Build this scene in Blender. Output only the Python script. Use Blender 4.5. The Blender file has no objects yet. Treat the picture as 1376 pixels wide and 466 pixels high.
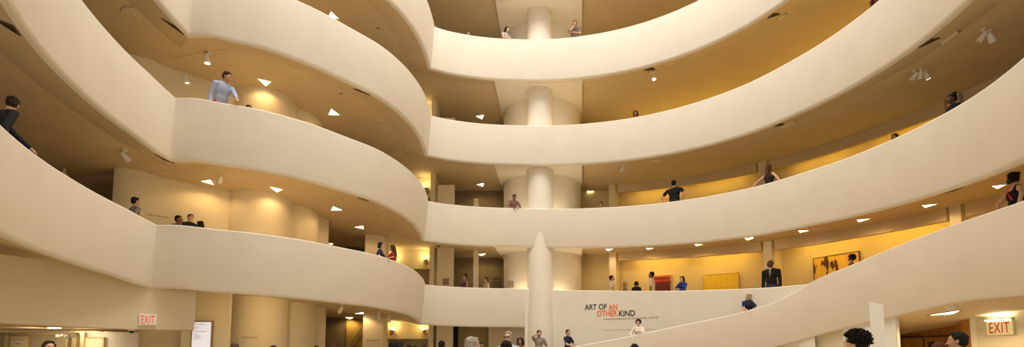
import bpy, bmesh, math, random
from mathutils import Vector, Matrix, Quaternion
from mathutils.bvhtree import BVHTree
C = bpy.context.scene.collection
S = bpy.context.scene
PI = math.pi
rnd = random.Random(7)

# ------------------------------------------------------------------ camera, light, exposure
F, PITCH, CY, CX = 687.685, .0878, 412.218, 688.0      # 18 mm lens on a 36 mm frame, 1376 px wide
EYE = Vector((0, 0, 1.6))
cam_data = bpy.data.cameras.new('camera'); cam = bpy.data.objects.new('camera', cam_data); C.objects.link(cam)
cam_data.sensor_width = 36; cam_data.lens = F / 1376 * 36
cam_data.shift_y = (CY - 233) / 1376
cam.location = EYE; cam.rotation_euler = (PI/2 + PITCH, 0, 0)
S.camera = cam
S.view_settings.view_transform = 'Standard'; S.view_settings.look = 'None'
S.view_settings.gamma = 1; S.view_settings.use_curve_mapping = False
S.view_settings.exposure = 0.38

W = bpy.data.worlds.new('world'); S.world = W; W.use_nodes = True
bg = W.node_tree.nodes['Background']; bg.inputs[0].default_value = (1.0, .885, .735, 1); bg.inputs[1].default_value = .62

def area(name, loc, target, size, power, color, size_y=None, spread=None):
    d = bpy.data.lights.new(name, 'AREA'); d.energy = power; d.color = color
    if size_y: d.shape = 'RECTANGLE'; d.size = size; d.size_y = size_y
    else: d.shape = 'DISK'; d.size = size
    if spread: d.spread = spread
    o = bpy.data.objects.new(name, d); C.objects.link(o); o.location = loc
    o.rotation_euler = (Vector(target) - Vector(loc)).to_track_quat('-Z', 'Y').to_euler()
    return o
area('skylight', (0, 9.5, 27), (0, 12.5, 0), 14, 4300, (1, .915, .79))
GAL = (1.0, .63, .10)                                   # warm gallery lamps

# ------------------------------------------------------------------ helpers
def obj(name, verts, faces, mat=None, parent=None, smooth=None):
    me = bpy.data.meshes.new(name); me.from_pydata([tuple(v) for v in verts], [], faces); me.update()
    if mat: me.materials.append(mat)
    o = bpy.data.objects.new(name, me); C.objects.link(o)
    if parent: o.parent = parent
    if smooth is not None:
        for p in me.polygons: p.use_smooth = True
        if smooth < 180: me.set_sharp_from_angle(angle=math.radians(smooth))
    return o
def bobj(name, bm, mat=None, parent=None, smooth=None):
    me = bpy.data.meshes.new(name); bm.to_mesh(me); bm.free()
    if mat: me.materials.append(mat)
    o = bpy.data.objects.new(name, me); C.objects.link(o)
    if parent: o.parent = parent
    if smooth is not None:
        for p in me.polygons: p.use_smooth = True
        me.set_sharp_from_angle(angle=math.radians(smooth))
    return o
def struct(o): o['kind'] = 'structure'; return o
def tag(o, label, cat, group=None):
    o['label'] = label; o['category'] = cat
    if group: o['group'] = group
    return o
def thing(name, label, cat, loc=(0, 0, 0), rotz=0, group=None):
    o = bpy.data.objects.new(name, None); C.objects.link(o); o.location = loc; o.rotation_euler = (0, 0, rotz)
    o.empty_display_size = .1
    return tag(o, label, cat, group)
def B(bm, c, s, rot=None, bev=0):
    m = Matrix.Translation(c)
    if rot is not None: m = m @ rot.to_4x4()
    g = bmesh.ops.create_cube(bm, size=1, matrix=m @ Matrix.Diagonal((s[0], s[1], s[2], 1)))
    if bev:
        es = list({e for v in g['verts'] for e in v.link_edges})
        bmesh.ops.bevel(bm, geom=es, offset=bev, segments=2, affect='EDGES', profile=.6)
def cyl(bm, p0, p1, r0, r1=None, n=20, caps=True):
    p0, p1 = Vector(p0), Vector(p1); d = p1 - p0
    q = d.to_track_quat('Z', 'Y').to_matrix().to_4x4()
    bmesh.ops.create_cone(bm, cap_ends=caps, segments=n, radius1=r0, radius2=r0 if r1 is None else r1, depth=d.length, matrix=Matrix.Translation((p0 + p1)/2) @ q)
def ball(bm, c, r, s=(1, 1, 1), n=12):
    bmesh.ops.create_uvsphere(bm, u_segments=n, v_segments=n//2+2, radius=r, matrix=Matrix.Translation(c) @ Matrix.Diagonal((*s, 1)))
def boxo(name, c, s, mat, parent=None, bev=0, rot=None):
    bm = bmesh.new(); B(bm, c, s, rot, bev); return bobj(name, bm, mat, parent)

def mat(name, col, rough=.6, metal=0, emit=None, es=0, noise=0, scale=8, bump=0, spec=.35, detail=4):
    m = bpy.data.materials.new(name); m.use_nodes = True; nt = m.node_tree; b = nt.nodes['Principled BSDF']
    b.inputs['Roughness'].default_value = rough; b.inputs['Metallic'].default_value = metal
    b.inputs['Specular IOR Level'].default_value = spec
    col = (*col, 1); b.inputs['Base Color'].default_value = col
    if emit: b.inputs['Emission Color'].default_value = (*emit, 1); b.inputs['Emission Strength'].default_value = es
    if noise or bump:
        tc = nt.nodes.new('ShaderNodeTexCoord'); n = nt.nodes.new('ShaderNodeTexNoise')
        n.inputs['Scale'].default_value = scale; n.inputs['Detail'].default_value = detail
        nt.links.new(tc.outputs['Object'], n.inputs['Vector'])
        if noise:
            r = nt.nodes.new('ShaderNodeValToRGB')
            r.color_ramp.elements[0].color = tuple(c*(1-noise) for c in col[:3]) + (1,)
            r.color_ramp.elements[1].color = tuple(min(1, c*(1+noise)) for c in col[:3]) + (1,)
            r.color_ramp.elements[0].position = .3; r.color_ramp.elements[1].position = .7
            nt.links.new(n.outputs[0], r.inputs[0]); nt.links.new(r.outputs[0], b.inputs['Base Color'])
        if bump:
            u = nt.nodes.new('ShaderNodeBump'); u.inputs['Strength'].default_value = bump; u.inputs['Distance'].default_value = .01
            nt.links.new(n.outputs[0], u.inputs['Height']); nt.links.new(u.outputs[0], b.inputs['Normal'])
    return m
M = {}
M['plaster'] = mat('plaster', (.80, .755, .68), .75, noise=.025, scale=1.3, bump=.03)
M['wall'] = mat('wall_plaster', (.75, .66, .48), .8, noise=.03, scale=1.1, bump=.03)
M['gallery'] = mat('gallery_plaster_lamplit', (.70, .58, .33), .85, noise=.03, scale=1.1)  # wall plaster with the yellow lamp glow worked into its colour
M['ceil'] = mat('ceiling_plaster_shaded', (.66, .53, .34), .85, noise=.03, scale=1.5, bump=.04)  # plaster with the dim, warm soffit light worked into its colour
M['floor'] = mat('terrazzo', (.52, .41, .26), .35, noise=.12, scale=60)
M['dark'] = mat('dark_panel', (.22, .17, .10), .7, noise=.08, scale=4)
M['olive'] = mat('elevator_metal', (.33, .27, .14), .45, .3, noise=.06, scale=5)
M['white'] = mat('white_paint', (.84, .83, .78), .55)
M['cream'] = mat('cream_plastic', (.80, .76, .62), .5)
M['black'] = mat('black_plastic', (.02, .02, .02), .5)
M['slot'] = mat('vent_slot', (.03, .025, .02), .9)
M['vent'] = mat('vent_frame', (.10, .075, .045), .8)
M['steel'] = mat('brushed_steel', (.55, .53, .48), .35, 1)
M['chrome'] = mat('chrome', (.75, .74, .7), .15, 1)
M['glow'] = mat('lamp_diffuser', (1, .95, .85), .5, emit=(1, .80, .48), es=6)
M['lens'] = mat('lamp_lens', (1, .95, .85), .4, emit=(1, .85, .6), es=6)
M['glass'] = mat('door_glass', (.80, .78, .70), .08, spec=.6)
M['red'] = mat('exit_red', (.62, .015, .01), .5)
M['redglow'] = mat('exit_red_glowing', (.7, .012, .012), .5, emit=(1, .015, .015), es=.35)
M['ink'] = mat('black_lettering', (.035, .04, .035), .6)
M['orange'] = mat('orange_lettering', (.90, .15, .015), .6)
M['grey_ink'] = mat('grey_lettering', (.45, .36, .25), .7)
M['screen'] = mat('screen_face', (.8, .84, .9), .3, emit=(.80, .84, 1), es=.38)

# ------------------------------------------------------------------ plan of the rotunda (metres)
XC, YC, R0, DR, LEAN = .195, 11.612, 8.863, -.311, .13
HB = [1.585, 1.587, 1.612, 1.684, 1.69]
Z0 = [4.159, 7.435, 10.798, 14.299, 17.85]
RISE = 3.1003
GROUND = .1
RAIL = .97
BAY = [(-8.55,12.5),(-8.1,12.48),(-7.65,12.55),(-7.25,12.65),(-6.55,12.9),(-6.0,13.25),(-5.42,13.75),(-4.83,14.4),(-4.2,15.15),(-3.75,16.1),(-3.47,17.1),(-3.32,18.2),(-3.29,19.2),(-3.33,19.75)]
TJ, TC = 23.3, 84.2
DZ = [(-128,-.03),(-115,-.03),(-105,-.03),(-95,0),(-85,.02),(-70,.04),(-60,.01),(-40,.03),(-20,.06),(0,.03),(12,-.06),(20,-.11),(23.3,-.10),(25,0),(29,.05),(35,.03),(45,-.02),(56,-.09),(68,-.15),(78,-.2),(82.5,-.19),(84.2,-.12),(90,-.03),(100,0),(135,0)]
def lerp_tab(t, x):
    if x <= t[0][0]: return t[0][1]
    for (a, b), (c, d) in zip(t, t[1:]):
        if x <= c: return b + (d-b)*(x-a)/(c-a)
    return t[-1][1]
def crom(p, n):
    q = [(2*p[0][0]-p[1][0], 2*p[0][1]-p[1][1])] + list(p) + [(2*p[-1][0]-p[-2][0], 2*p[-1][1]-p[-2][1])]
    out = []
    for i in range(len(p)-1):
        a, b, c, d = q[i:i+4]
        for k in range(n):
            t = k/n
            out.append(tuple(.5*(2*b[j]+(c[j]-a[j])*t+(2*a[j]-5*b[j]+4*c[j]-d[j])*t*t+(3*b[j]-a[j]-3*c[j]+d[j])*t**3) for j in (0, 1)))
    return out + [p[-1]]
def rad(n, th): return R0 + DR*(n-1+th/360)
def polar(r, th): a = math.radians(th); return (XC - r*math.sin(a), YC + r*math.cos(a))
def theta(x, y): return math.degrees(math.atan2(-(x-XC), y-YC))
def th_of(x, y):
    t = theta(x, y); return t + 360 if t < -150 else t
def ztop(n, th): return Z0[n] + RISE*th/360 + lerp_tab(DZ, th)
def bay_pts(n, k=5):
    p = crom(BAY, k); m = len(p)-1; out = []
    a0, a1 = polar(rad(n, TC), TC), polar(rad(n, TJ), TJ)
    for i, (x, y) in enumerate(p):
        t = i/m; w0 = max(0, 1-t*2.5); w1 = max(0, 1-(1-t)*2.5)
        out.append((x+(a0[0]-p[0][0])*w0+(a1[0]-p[-1][0])*w1, y+(a0[1]-p[0][1])*w0+(a1[1]-p[-1][1])*w1))
    return out
def arc(n, a, b, step=2.0):
    m = max(1, int(math.ceil((b-a)/step))); return [polar(rad(n, a+(b-a)*i/m), a+(b-a)*i/m) for i in range(m+1)]
def path(n, t0, t1):
    if t1 <= TJ or t0 >= TC: return arc(n, t0, t1)
    pts = arc(n, t0, TJ); pts += bay_pts(n)[::-1][1:]
    if t1 > TC: pts += arc(n, TC, t1)[1:]
    return pts
def normals(pts):
    """mitred normals pointing away from the void"""
    out = []
    for i, p in enumerate(pts):
        ds = []
        for a, b in ((i-1, i), (i, i+1)):
            if 0 <= a and b < len(pts):
                d = Vector((pts[b][0]-pts[a][0], pts[b][1]-pts[a][1]))
                if d.length > 1e-6: d.normalize(); ds.append(Vector((d.y, -d.x)))   # theta rises: outward lies to the right
        ns = ds
        n = sum(ns, Vector((0, 0))).normalized(); k = n.dot(ns[0])
        out.append(n / max(k, .6))
    return out
def rpath_z(pts, zf): return [zf(th_of(x, y)) for x, y in pts]

def sweep(name, pts, nrm, zs, prof, mat_, close=False, smooth=28, zabs=None, parent=None):
    """prof: list of (offset outward, z below the rail top) or functions of the index"""
    V, Fc = [], []; m = len(prof)
    for i, (p, n) in enumerate(zip(pts, nrm)):
        for q in prof:
            o, z, absz = q(i) if callable(q) else (q[0], q[1], False)
            V.append((p[0]+n.x*o, p[1]+n.y*o, z if absz else zs[i]+z))
    for i in range(len(pts)-1):
        for j in range(m if close else m-1):
            a, b = i*m+j, i*m+(j+1) % m
            Fc.append((a, b, b+m, a+m))
    if close: Fc += [tuple(range(m)), tuple(reversed(range((len(pts)-1)*m, len(pts)*m)))]
    return struct(obj(name, V, Fc, mat_, parent, smooth))
ROUT = 16.2
SOFF = 1.15          # width of the sloping edge strip of every soffit
RS = .28             # how far that strip climbs
ceilings, floors, balconies = {}, {}, {}
def level(n, t0, t1, to_ground=False, name='wall_balcony'):
    pts = path(n, t0, t1); nr = normals(pts); zs = rpath_z(pts, lambda t: ztop(n, t)); h = HB[n]
    top = [(.15, -.10), (.15, -.025), (.135, -.006), (.11, 0), (.035, 0), (.012, -.006), (0, -.025)]
    if to_ground:
        prof = [(.15, -RAIL)] + top + [(LEAN*.98, -h), lambda i: (LEAN+.05, GROUND, True)]
        b = sweep(name, pts, nr, zs, prof, M['plaster'])
    else:
        prof = [(.15, -RAIL)] + top + [(LEAN-.005, -h+.07), (LEAN+.012, -h+.03), (LEAN+.035, -h+.008), (LEAN+.075, -h), (LEAN+.14, -h+.004)]
        b = sweep(name, pts, nr, zs, prof, M['plaster'])
    balconies.setdefault(n, []).append((pts, nr, zs))
    def outer(i, z):
        x, y = pts[i]; n_ = nr[i]; px, py = x+n_.x*SOFF, y+n_.y*SOFF
        t = th_of(px, py); q = polar(ROUT, t)
        return (q[0], q[1], zs[i]+z)
    V, Fc = [], []
    for i in range(len(pts)):                      # floor
        V += [(pts[i][0]+nr[i].x*.15, pts[i][1]+nr[i].y*.15, zs[i]-RAIL), outer(i, -RAIL)]
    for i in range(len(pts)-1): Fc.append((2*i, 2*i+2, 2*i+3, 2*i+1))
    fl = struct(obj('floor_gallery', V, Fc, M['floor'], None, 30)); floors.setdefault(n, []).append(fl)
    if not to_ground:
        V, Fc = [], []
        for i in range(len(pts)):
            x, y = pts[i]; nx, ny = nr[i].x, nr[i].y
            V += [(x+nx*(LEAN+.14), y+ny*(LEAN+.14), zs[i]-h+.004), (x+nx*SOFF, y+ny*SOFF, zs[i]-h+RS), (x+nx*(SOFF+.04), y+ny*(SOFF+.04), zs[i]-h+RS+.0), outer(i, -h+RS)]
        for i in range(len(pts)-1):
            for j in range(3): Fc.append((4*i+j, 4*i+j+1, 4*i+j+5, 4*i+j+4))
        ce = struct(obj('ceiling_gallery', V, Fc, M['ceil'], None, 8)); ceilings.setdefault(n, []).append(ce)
    return b
for n in (1, 2, 3, 4): level(n, -126, 133)
level(0, -2.0, 133)
level(0, -68.4, -2.0, to_ground=True, name='wall_title')

# ground ramp that climbs along the title wall and joins the first gallery
FT = [(-128,4.18),(-115,4.24),(-107.5,4.27),(-102,4.31),(-97,4.32),(-91,4.29),(-85,4.19),(-79,4.03),(-75,3.90),(-71.4,3.76),(-70,3.70),(-68.8,3.63),(-67,3.50),(-65,3.35),(-63.5,3.24),(-62,3.15),(-60.7,3.08),(-54,2.82),(-44,2.53),(-31.4,2.17),(-15.4,1.78),(-5,1.52),(0,1.40)]
FB = [(-128,2.55),(-106,2.61),(-94,2.69),(-84.6,2.52),(-79.8,2.42),(-74,2.25),(-68.2,2.07),(-62,1.78),(-58,1.62),(-50,1.3),(-40,.9),(-30,.5),(-22,.12)]
OFF = [(-78,0),(-71,.05),(-66,.07),(-60,.28),(-50,.75),(-40,1.2),(-30,1.5),(-20,1.65),(-5,1.7)]
def f_path(t0, t1, step=1.0):
    m = int((t1-t0)/step); out = []
    for i in range(m+1):
        t = t0+(t1-t0)*i/m; out.append(polar(rad(0, t)-lerp_tab(OFF, t), t))
    return out
def ft(t): return lerp_tab(FT, t)
def smooth_tab(tab, t, w=1.6): return sum(lerp_tab(tab, t+k*w/3) for k in range(-3, 4))/7
def fz(t): return smooth_tab(FT, t, 1.2 if t > -75 else 4)
fp = f_path(-126, -3); fn = normals(fp); fzs = [fz(th_of(*p)) for p in fp]
fth = [th_of(*p) for p in fp]
def f_bottom(i): return max(GROUND, smooth_tab(FB, fth[i], 4))
TOPP = [(.15, -.10), (.15, -.025), (.135, -.006), (.11, 0), (.035, 0), (.012, -.006), (0, -.025)]
sweep('wall_ramp', fp, fn, fzs, [(.15, -RAIL)] + TOPP + [lambda i: (LEAN-.005, f_bottom(i)+.05, True), lambda i: (LEAN+.015, f_bottom(i)+.01, True), lambda i: (LEAN+.06, f_bottom(i), True), lambda i: (LEAN+.14, f_bottom(i), True)], M['plaster'])
V, Fc = [], []
for i, p in enumerate(fp):
    t = fth[i]; ro = ROUT if t < -67 else rad(0, t)+.12
    q = polar(ro, t); zf = fzs[i]-RAIL
    V += [(p[0]+fn[i].x*.15, p[1]+fn[i].y*.15, zf), (q[0], q[1], zf)]
for i in range(len(fp)-1): Fc.append((2*i, 2*i+2, 2*i+3, 2*i+1))
f_floor = struct(obj('floor_ramp', V, Fc, M['floor'], None, 30))
V, Fc = [], []
idx = [i for i in range(len(fp)) if fth[i] < -61]
for i in idx:
    p = fp[i]; q = polar(ROUT, fth[i])
    V += [(p[0]+fn[i].x*(LEAN+.14), p[1]+fn[i].y*(LEAN+.14), f_bottom(i)), (q[0], q[1], f_bottom(i)+.02)]
for i in range(len(idx)-1): Fc.append((2*i, 2*i+1, 2*i+3, 2*i+2))
ramp_ceiling = struct(obj('ceiling_ramp', V, Fc, M['wall'], None, 30))

# ground floor and outer shell
bm = bmesh.new(); bmesh.ops.create_circle(bm, cap_ends=True, segments=96, radius=20, matrix=Matrix.Translation((XC, YC, GROUND)))
struct(bobj('floor', bm, M['floor']))
def ring_wall(name, r, t0, t1, z0, z1, m, step=2, thick=.15):
    """curved wall; z0, z1 numbers or functions of theta"""
    V, Fc = [], []; k = max(1, int((t1-t0)/step))
    for i in range(k+1):
        t = t0+(t1-t0)*i/k; rr = r(t) if callable(r) else r
        a, b = polar(rr, t), polar(rr+thick, t)
        za = z0(t) if callable(z0) else z0; zb = z1(t) if callable(z1) else z1
        V += [(*a, za), (*a, zb), (*b, zb), (*b, za)]
    for i in range(k):
        for j in range(4): Fc.append((4*i+j, 4*i+(j+1) % 4, 4*i+4+(j+1) % 4, 4*i+4+j))
    Fc += [(0, 1, 2, 3), (4*k+3, 4*k+2, 4*k+1, 4*k)]
    return struct(obj(name, V, Fc, m, None, 30))
ring_wall('wall_outer', 16.0, -128, 136, GROUND, 21, M['wall'], 3)

# gallery back walls on the right, with radial fins and dropped beams
GR = [12.3, 13.2, 14.4, 15.3]
gal_walls = {}
def floor_z(n, t):
    if n == 0 and t < -67: return fz(t)-RAIL
    return ztop(n, t)-RAIL
def ceil_z(n, t): return ztop(n+1, t)-HB[n+1]+RS
def th_px(px, r, z):
    """angle on the cylinder of radius r that lies under picture column px (far side)"""
    best = None
    for k in range(-1250, 300):
        t = k/10; x, y = polar(r, t); q = project((x, y, z))
        if q and (best is None or abs(q[0]-px) < best[0]): best = (abs(q[0]-px), t)
    return best[1]
def project(p):
    c, s = math.cos(PITCH), math.sin(PITCH); x, y, z = p[0], p[1], p[2]-1.6
    d = c*y + s*z
    if d < .1: return None
    return CX+F*x/d, CY-F*(-s*y+c*z)/d
def ray(px, py):
    u, v = (px-CX)/F, (CY-py)/F; c, s = math.cos(PITCH), math.sin(PITCH)
    return Vector((u, c-v*s, s+v*c))
for n in range(4):
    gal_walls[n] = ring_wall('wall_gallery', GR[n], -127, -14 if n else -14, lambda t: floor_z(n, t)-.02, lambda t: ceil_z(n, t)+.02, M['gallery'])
SEGS = {}
for n, cols in ((0, (825, 1036, 1294)), (1, (824, 1028, 1290)), (2, (826, 1040)), (3, (830,))):
    ths = [th_px(c, GR[n]-.5, ceil_z(n, -50)-.3) for c in cols]
    for t in ths:
        V = []
        wd = .16/GR[n]*57.3
        for (r, tt) in ((GR[n]+.02, t-wd), (GR[n]-.75, t-wd), (GR[n]-.75, t+wd), (GR[n]+.02, t+wd)):
            x, y = polar(r, tt); V += [(x, y, floor_z(n, t)-.02), (x, y, ceil_z(n, t)+.03)]
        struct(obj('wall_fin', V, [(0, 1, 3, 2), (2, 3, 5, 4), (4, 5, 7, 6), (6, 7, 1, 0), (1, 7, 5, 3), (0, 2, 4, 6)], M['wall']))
    ths = ths + [-124]; SEGS[n] = list(zip(ths, ths[1:]))
    for a, b in zip(ths, ths[1:]):
        wd = .2/GR[n]*57.3
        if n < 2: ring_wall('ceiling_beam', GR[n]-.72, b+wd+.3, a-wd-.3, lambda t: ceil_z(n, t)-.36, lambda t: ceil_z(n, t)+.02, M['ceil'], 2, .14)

def gallery_lamps(n, power, down=True):
    r = GR[n]-.58
    for a, b in SEGS[n]:
        m_ = 34/r; t1, t0 = a-m_, b+m_; k = max(1, round(math.radians(t1-t0)*r/2.6))
        for i in range(k):
            t = t0+(t1-t0)*(i+.5)/k; x, y = polar(r, t); ix, iy = polar(r-1, t)
            if n and t < -86: continue               # the far right end of the upper galleries is unlit
            if down: area('unseen_gallery_lamp', (x, y, ceil_z(n, t)-.1), (x+(x-ix)*.16, y+(y-iy)*.16, ceil_z(n, t)-1.2), 2.0, power, GAL, .2)
            else: area('unseen_gallery_lamp', (x, y, floor_z(n, t)+.9), (ix, iy, floor_z(n, t)+2.3), 2.0, power, GAL, .25)  # unseen wall uplight, added to turn the ceiling orange
for n, pw, up in ((0, 19, 0), (1, 12, 3), (2, 6, 18), (3, 6, 10)):
    gallery_lamps(n, pw)
    if up: gallery_lamps(n, up, False)

def lamp(loc, target, w, h, power, col=(1, .68, .30)): return area('unseen_fill_lamp', loc, target, w, power, col, h)  # fill lamps with no visible fixture, added to brighten walls and drums
for n in range(3):                                    # unseen fill lamps added behind the bay parapet to warm the stair walls
    zf = floor_z(n, 75)
    lamp((-8.1, 13.05, zf+.45), (-9.5, 15.0, zf+1.9), 1.0, .3, (13, 10, 6)[n])
    lamp((-6.1, 13.95, zf+.40), (-7.7, 16.6, zf+1.7), 1.0, .3, (14, 11, 7)[n])
lamp((-8.3, 13.25, 2.75), (-8.9, 15.0, 2.0), 1.2, .3, 3)  # this and the next: unseen, added to lift the walls under the bay
lamp((-6.4, 14.3, 2.75), (-7.9, 16.6, 2.0), 1.2, .3, 10)
for n in range(4):                                    # unseen uplights added behind the parapet to brighten drum and soffit web
    for x in (.15, 2.15):
        y = YC + rad(n, -2 if x > 1 else 3) + .55; z = floor_z(n, -2 if x > 1 else 3)+.25
        lamp((x, y, z), (x*.6+.55, 22.4, z+2.2), .5, .3, (16, 14, 14, 12)[n], (1, .76, .44))

# drums, column and the soffit web in front of them
def pillar(name, x, y, r, z0, z1, m, seg=48):
    bm = bmesh.new(); cyl(bm, (x, y, z0), (x, y, z1), r, n=seg); return struct(bobj(name, bm, m, None, 30))
pillar('wall_drum', 1.40, 23.25, 1.78, GROUND, 21, M['plaster'], 72)
pillar('column', 1.185, 21.06, .555, GROUND, 21, M['plaster'], 64)
def prism(name, quad, z0s, z1s, m):
    V = [(*q, z) for q, z in zip(quad, z0s)] + [(*q, z) for q, z in zip(quad, z1s)]
    k = len(quad)
    Fc = [tuple(reversed(range(k))), tuple(range(k, 2*k))] + [(i, (i+1) % k, k+(i+1) % k, k+i) for i in range(k)]
    return struct(obj(name, V, Fc, m))
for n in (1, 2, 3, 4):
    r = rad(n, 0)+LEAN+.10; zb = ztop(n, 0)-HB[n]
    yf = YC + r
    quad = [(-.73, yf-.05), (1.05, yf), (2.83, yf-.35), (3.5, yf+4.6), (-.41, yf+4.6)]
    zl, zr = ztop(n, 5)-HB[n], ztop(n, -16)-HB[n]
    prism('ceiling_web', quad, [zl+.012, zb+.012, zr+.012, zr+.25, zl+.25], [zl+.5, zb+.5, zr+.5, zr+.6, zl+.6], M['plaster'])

# stair core behind the bay: flat wall and three drums
def flat_wall(name, a, b, z0, z1, m, thick=.12):
    a, b = Vector(a), Vector(b); d = (b-a).normalized(); nn = Vector((-d.y, d.x))*thick
    return prism(name, [tuple(a), tuple(b), tuple(b+nn), tuple(a+nn)], [z0]*4, [z1]*4, m)
V, Fc = [], []
stair = [(-11.5, 15.8), (-11.42, 14.7), (-11.3, 14.15), (-11.12, 13.92), (-10.85, 13.93), (-10.6, 14.12), (-8.86, 15.5), (-8.4, 15.86)]
for x, y in stair: V += [(x, y, GROUND), (x, y, 20)]
for i in range(len(stair)-1): Fc.append((2*i, 2*i+1, 2*i+3, 2*i+2))
stair_wall = obj('wall_stair', V, Fc, M['wall'], None, 40); struct(stair_wall)
stair_drums = [pillar('wall_drum', x, y, r, GROUND, 20, M['wall']) for x, y, r in ((-8.22, 16.38, 1.0), (-7.82, 17.65, .97), (-7.45, 18.65, .62))]
pier = prism('wall_pier', [(-6.0, 20.6), (-5.18, 20.6), (-5.18, 21.3), (-6.0, 21.3)], [GROUND]*4, [9.2]*4, M['wall'])
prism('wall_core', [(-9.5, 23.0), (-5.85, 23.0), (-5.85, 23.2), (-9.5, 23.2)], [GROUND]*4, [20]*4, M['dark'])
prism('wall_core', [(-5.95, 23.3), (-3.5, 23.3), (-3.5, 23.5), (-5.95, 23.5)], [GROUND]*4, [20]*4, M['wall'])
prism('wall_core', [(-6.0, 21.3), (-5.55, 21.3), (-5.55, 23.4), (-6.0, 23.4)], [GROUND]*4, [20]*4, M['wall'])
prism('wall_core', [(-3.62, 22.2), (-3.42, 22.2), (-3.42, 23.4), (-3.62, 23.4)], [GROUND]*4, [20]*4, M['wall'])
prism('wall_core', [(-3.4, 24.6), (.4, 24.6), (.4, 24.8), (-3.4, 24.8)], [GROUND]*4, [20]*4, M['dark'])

# ------------------------------------------------------------------ placing things on what carries them
def tree(objs):
    V, Fc = [], []
    for o in objs:
        k = len(V); V += [v.co.copy() for v in o.data.vertices]; Fc += [tuple(i+k for i in p.vertices) for p in o.data.polygons]
    return BVHTree.FromPolygons(V, Fc)
TREES = {('c', n): tree(ceilings[n]) for n in ceilings}
TREES['ramp_ceiling'] = tree([ramp_ceiling])
def hit(key, px, py):
    for k in range(14):                       # a fixture right at the parapet edge moves a little further in
        d = ray(px, py+.6*k).normalized(); h = TREES[key].ray_cast(EYE, d)
        if h[0] is not None: break
    return (h[0], h[1] if h[1].dot(d) < 0 else -h[1]) if h[0] is not None else (None, None)

# bulkhead over the entrance, left under the first gallery
V, Fc = [], []
bk = crom([(-10.9, 5.5), (-10.5, 7.5), (-10.08, 9.3), (-9.74, 10.8), (-9.45, 11.9), (-9.12, 12.6), (-8.6, 12.88), (-8.03, 12.93)], 8)
def bk_z(i): return 2.14
for i, (x, y) in enumerate(bk): V += [(x, y, bk_z(i)+.02), (x, y, bk_z(i)+.06), (x, y, 3.5)]
m_ = 3
for i in range(len(bk)-1):
    for j in range(2): Fc.append((m_*i+j, m_*i+j+1, m_*i+j+4, m_*i+j+3))
M['tan'] = mat('shaded_plaster', (.70, .60, .43), .8, noise=.03, scale=1.2, bump=.03)  # shade under the first gallery put into the bulkhead's colour
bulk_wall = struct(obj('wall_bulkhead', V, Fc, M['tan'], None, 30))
V, Fc = [], []
for i, (x, y) in enumerate(bk):
    k = i/(len(bk)-1); V += [(x, y, bk_z(i)+.02), (x-3.2-.4*(1-k), y+1.3*k+.6, bk_z(i)+.02)]
for i in range(len(bk)-1): Fc.append((2*i, 2*i+1, 2*i+3, 2*i+2))
bulk_soffit = struct(obj('ceiling_bulkhead', V, Fc, M['ceil'], None, 30))
e0, e1 = bk[-1], (-11.6, 14.5)
struct(obj('wall_bulkhead', [(e0[0], e0[1], 2.14), (e1[0], e1[1], 2.14), (e1[0], e1[1], 3.6), (e0[0], e0[1], 3.6)], [(0, 1, 2, 3)], M['wall']))
entry_wall = flat_wall('wall_entrance', (-16, 12.2), (-11.2, 13.9), GROUND, 3.2, M['wall'])
screen_wall = flat_wall('wall_entrance', (-9.33, 14.45), (-8.05, 14.55), GROUND, 4.2, M['wall'])
TREES['bulk_wall'] = tree([bulk_wall]); TREES['bulk_soffit'] = tree([bulk_soffit])

# ------------------------------------------------------------------ recessed triangular lights and vents
def tri_fixture(name, label, cat, key, pts, diff_name, diff_mat, group, frame_mat, depth=.02, power=0):
    P, N = [], None
    for p in pts:
        h, nn = hit(key, *p)
        if h is None: print('MISS', name, p); return
        P.append(h); N = nn if N is None else N
    c = sum(P, Vector())/len(P)
    nrm = (P[1]-P[0]).cross(P[2]-P[0]).normalized()
    if nrm.dot(N) < 0: nrm = -nrm; P = P[::-1]
    t = thing(name, label, cat, c, 0, group)
    def grow(k): return [c + (p-c)*k for p in P]
    A, Bq = grow(1.0), grow(1.12); k = len(P)
    lo = nrm*depth
    V = [p-c+lo for p in A] + [p-c+lo for p in Bq] + [p-c-nrm*.01 for p in Bq] + [p-c-nrm*.01 for p in A]
    Fc = []
    for r in range(4):
        for i in range(k): Fc.append((r*k+i, r*k+(i+1) % k, ((r+1) % 4)*k+(i+1) % k, ((r+1) % 4)*k+i))
    obj('frame', V, Fc, frame_mat, t)
    D = grow(.995)
    V = [p-c+nrm*(depth*(.92 if diff_name == 'dark_opening' else .55)) for p in D] + [p-c-nrm*.01 for p in D]
    obj(diff_name, V, [tuple(range(k)), tuple(reversed(range(k, 2*k)))] + [(i, (i+1) % k, k+(i+1) % k, k+i) for i in range(k)], diff_mat, t)
    if power:
        d = bpy.data.lights.new('recessed_lamp', 'SPOT'); d.energy = power*4; d.color = (1, .64, .26); d.shadow_soft_size = .05; d.spot_size = 2.8; d.spot_blend = .4
        o = bpy.data.objects.new('recessed_lamp', d); C.objects.link(o); o.parent = t; o.location = nrm*(depth+.03)
        o.rotation_euler = nrm.to_track_quat('-Z', 'Y').to_euler()
    return t
GL = 'triangular ceiling lights'
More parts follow.
